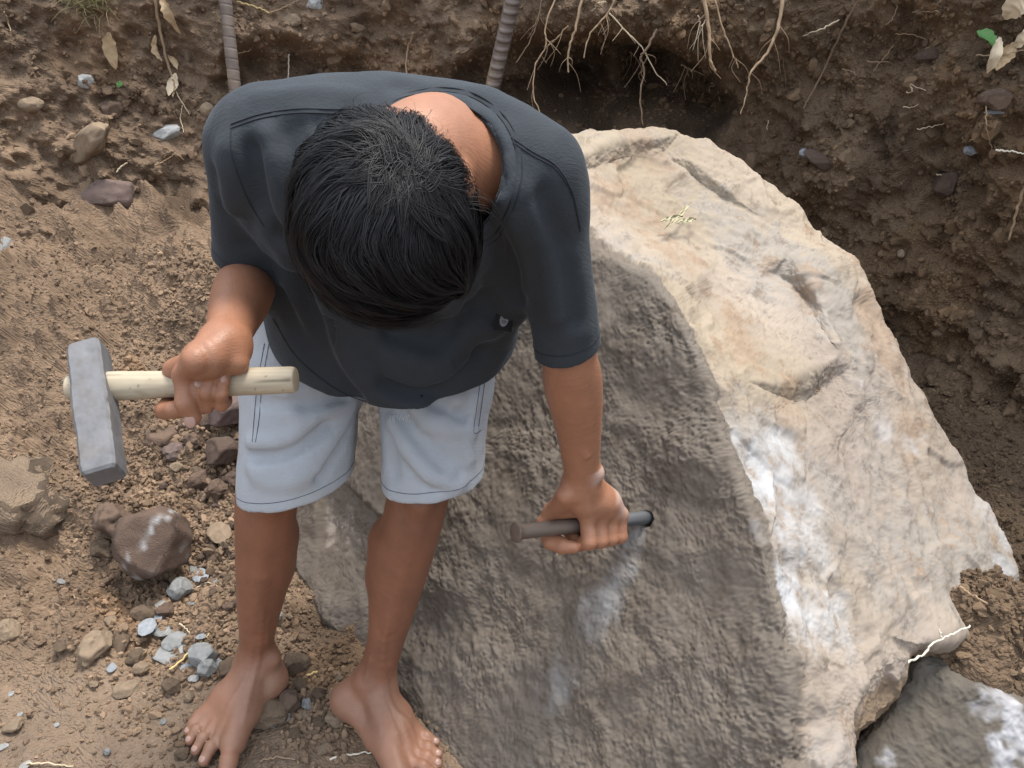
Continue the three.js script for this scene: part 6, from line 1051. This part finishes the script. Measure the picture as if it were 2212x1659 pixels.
// ---------------------------------------------------------------- ribbed bars, roots, dry leaves, straw
const rust = mat({ vertexColors: true, roughness: 0.75, metalness: 0.2 });
function ribbedBar(top, foot, rad, kind, label) {
  const ax = foot.clone().sub(top), L = ax.length(); ax.normalize(); const [u, w] = frameOf(ax, V(1, 0, 0)), n = Math.round(L / 0.0022), m = 26, pos = [], idx = [];
  for (let i = 0; i <= n; i++) for (let j = 0; j < m; j++) {
    const l = i / n * L, a = j / m * Math.PI * 2; let k;
    if (kind === 'spiral') { const f = (l / 0.030 + a / 6.2832 * 0.55) % 1; k = 1 - 0.07 * sstep(0.10, 0.02, Math.min(f, 1 - f)); }
    else { const side = Math.sin(a) , f = (l / 0.026 + (side > 0 ? 0.5 : 0) + Math.cos(a) * 0.12 + 10) % 1, c = Math.abs(Math.cos(a)); k = 0.86 + 0.20 * sstep(0.28, 0.12, Math.abs(f - 0.5)) * sstep(0.99, 0.8, c) + 0.12 * sstep(0.95, 0.99, c); }
    const p = top.clone().addScaledVector(ax, l).addScaledVector(u, Math.cos(a) * rad * k).addScaledVector(w, Math.sin(a) * rad * k); pos.push(p.x, p.y, p.z);
  }
  for (let i = 0; i < n; i++) for (let j = 0; j < m; j++) { const a = i * m + j, b = i * m + (j + 1) % m; idx.push(a, b, a + m, b, b + m, a + m); }
  const g = new THREE.BufferGeometry(); g.setAttribute('position', new THREE.Float32BufferAttribute(pos, 3)); g.setIndex(idx); g.computeVertexNormals();
  paint(g, (x, y, z, a, b, c, o) => { const k = 1 + 0.3 * fbm(x * 30, y * 30, z * 30, 3), d = sstep(0.0, 0.6, noise(x * 18, y * 8, z * 18)); o[0] = lerp(0.20, 0.26, d) * k; o[1] = lerp(0.165, 0.20, d) * k; o[2] = lerp(0.145, 0.145, d) * k; });
  return tag(mesh('ribbed_bar', g, rust), label, 'steel bar', 'ribbed steel bars leaning on the bank');
}
ribbedBar(onEarth(480, -60, 0.10), onEarth(548, 560, -0.02), 0.0185, 'spiral', 'rusty steel bar with fine spiral grooves, above the far shoulder at left');
ribbedBar(onEarth(1122, -60, 0.14), onEarth(1010, 420, 0.02), 0.0225, 'rib', 'thick steel bar with bold cross ribs, behind the back beside the dark hollow');

const rootM = { tan: mat({ color: rgb(0.31, 0.22, 0.14), roughness: 0.9 }), pale: mat({ color: rgb(0.50, 0.42, 0.30), roughness: 0.9 }), dark: mat({ color: rgb(0.17, 0.115, 0.075), roughness: 0.95 }), straw: mat({ color: rgb(0.62, 0.48, 0.22), roughness: 0.8 }), white: mat({ color: rgb(0.66, 0.62, 0.52), roughness: 0.9 }) };
const rr = rng(55);
function rootAlong(pts, w, col, label, grp, name = 'root', cat = 'root') {      // w: width in the photograph at the start and the end
  const z = pts.map((p) => p.clone()), out = []; const c = new THREE.CatmullRomCurve3(z), n = Math.max(8, pts.length * 5);
  for (let i = 0; i <= n; i++) { const p = c.getPoint(i / n), k = 0.0036; p.x += (rr() - 0.5) * k; p.y += (rr() - 0.5) * k; p.z += (rr() - 0.5) * k; out.push(p); }
  const ra = sizeAt(out[0], w[0]) * 0.85, rb = sizeAt(out[n], w[1]) * 0.7;
  return tag(mesh(name, tube(out, (t) => lerp(ra, rb, t) * (1 + 0.18 * noise(t * 9, ra * 900, 3)), 6, n * 2), rootM[col]), label, cat, grp);
}
const hang = (list, fwd) => list.map(([x, y]) => onEarth(x, y, fwd));           // roots against the bank
const drop = (list, fwd0, sway) => { const t0 = onEarth(list[0][0], list[0][1], fwd0), dep = -(t0.y - EYE_H) * SP - t0.z * CP; return list.map(([x, y], i) => onRay(x, y, dep + sway * i / list.length)); };   // roots hanging free from the lip
const hr = (l) => l.map(([x, y]) => [948.8 + x * 0.5711, y * 0.5711]);
const freeGroup = 'roots hanging over the dark hollow', bankGroup = 'thin roots sticking out of the earth bank';
for (const [l, w, c, label] of [
  [[[545, -30], [515, 110], [490, 190], [488, 275]], [8, 5], 'tan', 'stout straight root hanging at the left end of the dark hollow'],
  [[[680, -30], [630, 60], [570, 130], [548, 222]], [6, 4], 'tan', 'bent root reaching down left, second of the hollow'],
  [[[645, 50], [700, 110], [770, 185], [810, 260], [862, 322]], [4, 3], 'pale', 'thin pale root running diagonally across the hollow'],
  [[[450, -30], [400, 110], [402, 180], [365, 240], [363, 380], [430, 515]], [5, 3], 'tan', 'longest thin root, dropping past the hollow to the boulder top'],
  [[[395, -30], [355, 130], [290, 240]], [4, 3], 'dark', 'thin dark root just right of the ribbed bar'],
  [[[490, 95], [440, 150], [402, 182]], [4, 4], 'tan', 'short forked branch joining the longest thin root'],
  [[[1000, -30], [1020, 110], [1025, 220], [1045, 275]], [11, 7], 'tan', 'thick upright root over the right half of the hollow'],
  [[[1035, -30], [1070, 100], [1105, 190], [1130, 255]], [5, 4], 'tan', 'slim root slanting right beside the thick upright root'],
  [[[1305, -30], [1280, 110], [1240, 200], [1175, 285], [1165, 340], [1140, 430]], [11, 3], 'tan', 'thick curved root sweeping down left at the end of the hollow'],
  [[[825, 110], [780, 190], [762, 215], [775, 270], [760, 350], [770, 470]], [8, 4], 'dark', 'dark crooked root in the middle of the hollow'],
  [[[720, 195], [745, 220], [772, 265]], [5, 5], 'tan', 'broken stub beside the dark crooked root'],
  [[[915, 245], [960, 265], [1005, 285]], [4, 3], 'pale', 'short pale rootlet lying across the hollow'],
  [[[1030, 315], [1055, 325], [1080, 345]], [3, 3], 'pale', 'tiny pale rootlet at the right of the hollow floor'],
  [[[640, 360], [632, 430], [610, 480]], [3, 2], 'tan', 'short rootlet low in the left of the hollow'],
  [[[860, 290], [900, 370], [930, 450]], [7, 5], 'dark', 'dark root slanting right behind the boulder peak'],
  [[[1000, 350], [990, 430], [980, 490]], [6, 4], 'dark', 'dark upright root behind the boulder peak'],
  [[[980, 60], [990, 100], [1010, 70]], [4, 3], 'pale', 'pale knot of rootlets on the thick upright root'],
  [[[600, 10], [650, 5], [720, 18]], [3, 2], 'pale', 'fine pale rootlet at the top edge above the hollow'],
]) {
  const pts = drop(hr(l), 0.05, 0.06), root = rootAlong(pts, w, c, label, freeGroup), cv = new THREE.CatmullRomCurve3(pts);
  for (let k = 0; k < 4; k++) { const a = cv.getPoint(0.15 + 0.75 * rr()), q = sizeAt(a, 2.2 * (0.6 + 0.5 * rr())), e = a.clone().add(V((rr() - 0.5) * 0.10, -0.02 - 0.07 * rr(), (rr() - 0.3) * 0.05)), m = mixv(a, e, 0.5).add(V((rr() - 0.5) * 0.03, 0.005, (rr() - 0.5) * 0.02)); mesh('side_root', tube([a, m, e], [q, q * 0.4], 4, 8), rootM[c], root); }
}
for (const [l, w, c, label] of [
  [[[1590, -10], [1520, 120], [1470, 230], [1410, 350], [1378, 410]], [8, 6], 'dark', 'long straight grey root slanting across the damp bank'],
  [[[1510, 78], [1440, 112], [1375, 135]], [5, 3], 'pale', 'pale root pointing left beside the long grey root'],
  [[[2070, 400], [2070, 480], [2090, 565]], [4, 3], 'tan', 'upright rootlet hanging in the upper right bank'],
  [[[2105, 570], [2160, 572], [2225, 582]], [6, 4], 'white', 'white level root at the right photo edge'],
]) rootAlong(hang(hr(l), 0.025), w, c, label, bankGroup);
rootAlong(hang([[2216, 400], [2196, 458], [2180, 519]], 0.04), [9, 6], 'tan', 'stout root at the right photo edge below the white one', bankGroup);
for (const [l, w, c, label] of [
  [[[1725, 130], [1790, 130], [1840, 150]], [3, 2], 'tan', 'fine level rootlet high in the bank above a crossed pair'],
  [[[1620, 232], [1705, 235]], [3, 2], 'tan', 'level rootlet of the crossed pair in the upper right bank'],
  [[[1720, 170], [1640, 270]], [2.5, 2], 'tan', 'slanting rootlet of the crossed pair in the upper right bank'],
  [[[1810, 490], [1860, 480], [1915, 465]], [3, 3], 'pale', 'pale slanting rootlet in the middle of the damp bank'],
  [[[1980, 540], [2020, 530]], [3, 2], 'pale', 'short pale rootlet left of the blue-grey chip in the right bank'],
  [[[1880, 660], [1925, 662]], [3, 3], 'pale', 'short pale rootlet above the dark grey lump of stone'],
  [[[1755, 405], [1780, 408], [1810, 395]], [3, 2], 'pale', 'little bent pale rootlet under the pale tangle'],
  [[[1765, 350], [1790, 345], [1780, 320], [1840, 345]], [3, 2], 'pale', 'pale tangled rootlet in the upper damp bank'],
  [[[1310, 325], [1300, 230], [1265, 170]], [2.5, 2], 'dark', 'dark hair root right of the thick curved root'],
  [[[1180, 240], [1220, 160]], [2.5, 2], 'dark', 'dark hair root left of the thick curved root'],
  [[[1245, 455], [1240, 490]], [3, 2], 'pale', 'single pale stub right of the thick curved root'],
  [[[1525, 262], [1560, 270], [1580, 285]], [2.5, 2], 'tan', 'faint tan rootlet right of the long grey root'],
  [[[1735, 10], [1720, 60], [1690, 95]], [3, 2], 'tan', 'tan rootlet slanting at the top edge right of the long grey root'],
  [[[1790, 45], [1890, 42]], [4, 3], 'tan', 'level tan rootlet near the top edge of the damp bank'],
]) rootAlong(hang(hr(l), 0.018), w, c, label, 'fine rootlets in the damp bank', 'rootlet');
for (const [l, w, c, label] of [
  [[[894, 70], [880, 110], [877, 180]], [6, 5], 'tan', 'pale upright root on the bank just above the back'],
  [[[624, 116], [623, 168]], [4, 4], 'white', 'short white root above the far shoulder'],
  [[[509, 118], [543, 107]], [4, 3], 'tan', 'short root crossing behind the grooved bar'],
  [[[583, 27], [615, 15], [652, -4]], [4, 3], 'tan', 'thin root slanting up to the top edge right of the grooved bar'],
  [[[513, 4], [550, 14], [583, 28]], [4, 4], 'straw', 'yellow straw at the top edge right of the grooved bar'],
  [[[488, 55], [492, 90], [500, 118]], [4, 3], 'tan', 'thin root running down beside the grooved bar'],
  [[[367, 178], [390, 215], [409, 247]], [4, 2], 'pale', 'pale fibre trailing below the dry leaf stalk'],
  [[[395, 226], [390, 252], [398, 286]], [3, 3], 'pale', 'pale fibre in front of the grey-white stone'],
  [[[362, 455], [363, 490], [362, 540]], [3, 2], 'pale', 'pale hair root on the smooth bank left of the sleeve'],
  [[[296, 500], [300, 525], [310, 535]], [3, 2], 'pale', 'curled pale rootlet left of the hair root'],
  [[[250, 372], [262, 360], [274, 352]], [4, 4], 'pale', 'pale splinter under the slanting stone'],
  [[[334, 356], [360, 345], [378, 332]], [4, 3], 'tan', 'tan splinter below the grey-white stone'],
  [[[364, 440], [380, 448], [396, 446]], [2.5, 2], 'tan', 'thin curved fibre on the reddish bank patch'],
  [[[445, 318], [452, 335], [460, 350]], [3, 2], 'pale', 'pale fibre next to the left sleeve'],
  [[[10, 25], [18, 50], [24, 68]], [4, 3], 'tan', 'short twig in the top left corner'],
  [[[340, 312], [370, 325], [398, 345]], [2.5, 2], 'tan', 'fine fibre below the grey-white stone'],
]) rootAlong(hang(l, 0.02), w, c, label, bankGroup);
// leaves: bent, curled blades with a little thickness
function blade(pts, width, col, label, cat, name, grp, curlUp = 0.35, twist = 0) {
  const c = new THREE.CatmullRomCurve3(pts), n = 26, m = 8, pos = [], idx = [], W = sizeAt(pts[0], width) * 1.35;
  for (let s = 0; s < 2; s++) for (let i = 0; i <= n; i++) { const t = i / n, p = c.getPoint(t), tg = c.getTangent(t), side = new THREE.Vector3().crossVectors(tg, camT).normalize().applyAxisAngle(tg, twist * t), up = new THREE.Vector3().crossVectors(side, tg), w = W * Math.pow(Math.sin(Math.PI * clamp(0.05 + t * 0.93)), 0.9) * (1 + 0.4 * noise(t * 6, width, 2)); for (let j = 0; j <= m; j++) { const v = j / m * 2 - 1, q = p.clone().addScaledVector(side, v * w).addScaledVector(up, curlUp * w * v * v + 0.004 * noise(t * 7, v * 1.6, width) + 0.0015 * noise(t * 22, v * 4, width) - s * 0.0007); pos.push(q.x, q.y, q.z); } }
  const K = (n + 1) * (m + 1); for (let s = 0; s < 2; s++) for (let i = 0; i < n; i++) for (let j = 0; j < m; j++) { const a = s * K + i * (m + 1) + j, b = a + m + 1; s ? idx.push(a, a + 1, b, b, a + 1, b + 1) : idx.push(a, b, a + 1, b, b + 1, a + 1); }
  const g = new THREE.BufferGeometry(); g.setAttribute('position', new THREE.Float32BufferAttribute(pos, 3)); g.setIndex(idx); g.computeVertexNormals();
  return tag(mesh(name, g, col), label, cat, grp);
}
const dry = mat({ color: rgb(0.46, 0.345, 0.215), roughness: 0.85 }), dryPale = mat({ color: rgb(0.60, 0.51, 0.37), roughness: 0.85 }), green = mat({ color: rgb(0.10, 0.24, 0.07), roughness: 0.6 }), paleGreen = mat({ color: rgb(0.40, 0.37, 0.24), roughness: 0.7 });
rootAlong(hang([[334, -15], [346, 67], [364, 144], [377, 182], [372, 210]], 0.03), [9, 6], 'tan', 'long dry leaf stalk hanging down the left bank', null, 'leaf_stalk', 'leaf stalk');
const dl = 'dry leaves on the left bank';
blade(hang([[236, 70], [240, 105], [250, 150]], 0.03), 24, dry, 'broad dry tan leaf blade in the left bank under the grass', 'leaf', 'dry_leaf', dl);
blade(hang([[348, -5], [365, 25], [391, 74]], 0.035), 17, dry, 'folded dry leaf at the top right of the hanging stalk', 'leaf', 'dry_leaf', dl, 0.7, 0.8);
blade(hang([[336, 76], [338, 105], [350, 132]], 0.03), 13, dry, 'curled dry leaf left of the hanging stalk', 'leaf', 'dry_leaf', dl, 0.8, 1);
blade(hang([[380, 158], [374, 185], [364, 207]], 0.03), 18, dryPale, 'pale torn leaf end at the foot of the hanging stalk', 'leaf', 'dry_leaf', dl, 0.4);
blade(hang([[362, 120], [378, 135], [384, 150]], 0.025), 10, dry, 'small dry scrap right of the hanging stalk', 'leaf', 'dry_leaf', dl, 0.6);
blade(hang([[262, 176], [258, 182], [254, 189]], 0.03), 9, green, 'tiny green leaf on the left bank', 'leaf', 'green_leaf', null, 0.2);
const rl = 'dry leaves at the top right of the bank';
blade(hang([[2222, -10], [2195, 12], [2172, 42]], 0.07), 34, dryPale, 'largest pale dry leaf in the top right corner', 'leaf', 'dry_leaf', rl, 0.6, 0.5);
blade(hang([[2160, 80], [2150, 118], [2132, 158]], 0.06), 18, dryPale, 'narrow pale dry leaf hanging beside the green leaf', 'leaf', 'dry_leaf', rl, 0.5, 0.4);
blade(hang([[2190, 92], [2172, 122], [2152, 152]], 0.06), 22, dry, 'tan dry leaf hanging right of the narrow pale one', 'leaf', 'dry_leaf', rl, 0.5, 0.6);
blade(hang([[2222, 60], [2205, 85], [2190, 105]], 0.06), 18, dryPale, 'short pale leaf at the right photo edge', 'leaf', 'dry_leaf', rl, 0.5);
blade(hang([[2112, 66], [2132, 80], [2150, 104]], 0.06), 22, green, 'wilted green leaf beside the pale dry leaves', 'leaf', 'green_leaf', null, 0.3);
rootAlong(hang([[2110, 118], [2160, 120], [2215, 108]], 0.05), [4, 3], 'tan', 'thin twig crossing the pale dry leaves', null, 'twig', 'twig');
{ // grass at the top left
  const r = rng(91), tuft = group('grass_tuft'), gm = [mat({ color: rgb(0.20, 0.21, 0.09), roughness: 0.8 }), mat({ color: rgb(0.34, 0.29, 0.15), roughness: 0.85 })]; tag(tuft, 'tuft of thin half dry grass at the top of the left bank', 'grass');
  const base = onEarth(190, 22, 0.0);
  for (let i = 0; i < 90; i++) { const px = 160 + r() * 80, py = -20 + r() * 50, a = onEarth(px, py, 0.01), ang = r() * 6.28, L = 0.03 + r() * 0.06, e = a.clone().add(V(Math.cos(ang) * L, Math.sin(ang) * L * 0.6 + 0.01, 0.03 + r() * 0.05)), m = mixv(a, e, 0.5).add(V(0, 0.012, 0.01)); mesh('grass_blade', tube([a, m, e], [0.0010, 0.0003], 4, 6), gm[r() < 0.55 ? 0 : 1], tuft); }
}
// straw and twigs on the floor and on the rocks
const flo = (list, up = 0.006) => list.map(([x, y]) => { const p = onFloor(x, y); p.y += up; return p; });
for (const [l, w, c, label, name] of [
  [[[367, 1453], [410, 1414], [454, 1374]], [6, 4], 'straw', 'long yellow straw across the grey chips', 'straw'], [[[640, 1477], [664, 1465], [686, 1454]], [7, 7], 'straw', 'short yellow straw between the feet', 'straw'], [[[390, 1351], [408, 1368], [428, 1390]], [5, 3], 'pale', 'pale twig meeting the long straw', 'twig'], [[[410, 1288], [444, 1263], [482, 1277]], [4, 3], 'pale', 'pale bent rootlet above the grey chips', 'rootlet'],
  [[[599, 1498], [613, 1484], [625, 1464]], [4, 2], 'white', 'small curved white splinter between the feet', 'splinter'], [[[745, 1541], [765, 1572], [791, 1610]], [12, 9], 'tan', 'forked brown stick lying by the bare heel', 'stick'], [[[722, 1563], [745, 1572], [766, 1575]], [6, 6], 'tan', 'side branch of the brown stick', 'stick'], [[[714, 1645], [760, 1634], [810, 1629]], [6, 4], 'white', 'white rootlet on the dirt at the bottom between the feet', 'rootlet'],
  [[[60, 1652], [110, 1654], [160, 1660]], [6, 4], 'pale', 'pale stick at the bottom left edge', 'stick'], [[[560, 1648], [600, 1640], [640, 1645]], [5, 4], 'tan', 'tan twig at the bottom edge between the feet', 'twig'], [[[100, 735], [112, 755], [118, 780]], [7, 4], 'pale', 'pale woody splinter on the dirt left of the hammer', 'splinter'], [[[60, 770], [78, 778], [94, 786]], [5, 3], 'pale', 'small pale splinter left of the hammer handle', 'splinter'], [[[340, 1355], [360, 1350], [382, 1354]], [3, 3], 'tan', 'short tan twig among the chips', 'twig'], [[[10, 1178], [18, 1160], [24, 1152]], [3, 2], 'tan', 'fine rootlet at the left edge below the broad stone', 'rootlet'], [[[155, 1290], [180, 1300], [210, 1285]], [3, 2], 'tan', 'thin rootlet left of the chips', 'rootlet'],
]) rootAlong(flo(l), w, c, label, 'straw and twigs on the floor', name, name);
const rockAt = (list, up = 0.008) => list.map(([x, y]) => { const p = boulderSurface(x, y); return p.add(V(0, up, up * 0.3)); });
blade(rockAt([[1434, 505], [1462, 480], [1492, 446]], 0.012), 6, paleGreen, 'longest dry grass blade on top of the boulder', 'leaf', 'dry_leaf', 'dry grass sprig on the boulder', 0.3);
blade(rockAt([[1426, 489], [1450, 482], [1474, 478]], 0.012), 8, paleGreen, 'grey-green grass blade left of the sprig on the boulder', 'leaf', 'dry_leaf', 'dry grass sprig on the boulder', 0.3);
blade(rockAt([[1462, 492], [1485, 486], [1502, 484]], 0.012), 8, paleGreen, 'grey-green grass blade right of the sprig on the boulder', 'leaf', 'dry_leaf', 'dry grass sprig on the boulder', 0.3);
rootAlong(rockAt([[1739, 808], [1744, 836], [1766, 852]]), [5, 3], 'tan', 'bent twig lying in the dimple on the pale boulder side', 'twigs on the boulder', 'twig', 'twig');
rootAlong(rockAt([[1686, 829], [1700, 834], [1717, 844]]), [4, 3], 'pale', 'pale twig left of the bent one on the boulder side', 'twigs on the boulder', 'twig', 'twig');
rootAlong([[1938, 1445, 1.40], [1968, 1428, 1.405], [1997, 1411, 1.41], [2016, 1390, 1.415], [2034, 1380, 1.42], [2066, 1366, 1.425], [2098, 1350, 1.43]].map((q) => onRay(...q)), [7, 5], 'white', 'crooked white root bridging the boulder and the soil heap', null);
rootAlong([[2033, 1381, 1.418], [2032, 1370, 1.415], [2029, 1363, 1.412]].map((q) => onRay(...q)), [4, 4], 'white', 'short side shoot of the crooked white root', null);
rootAlong([[2072, 1267, 1.49], [2100, 1284, 1.475], [2132, 1303, 1.465]].map((q) => onRay(...q)), [7, 6], 'tan', 'brown twig stuck in the soil heap', null, 'twig', 'twig');
renderer.render(scene, camera);
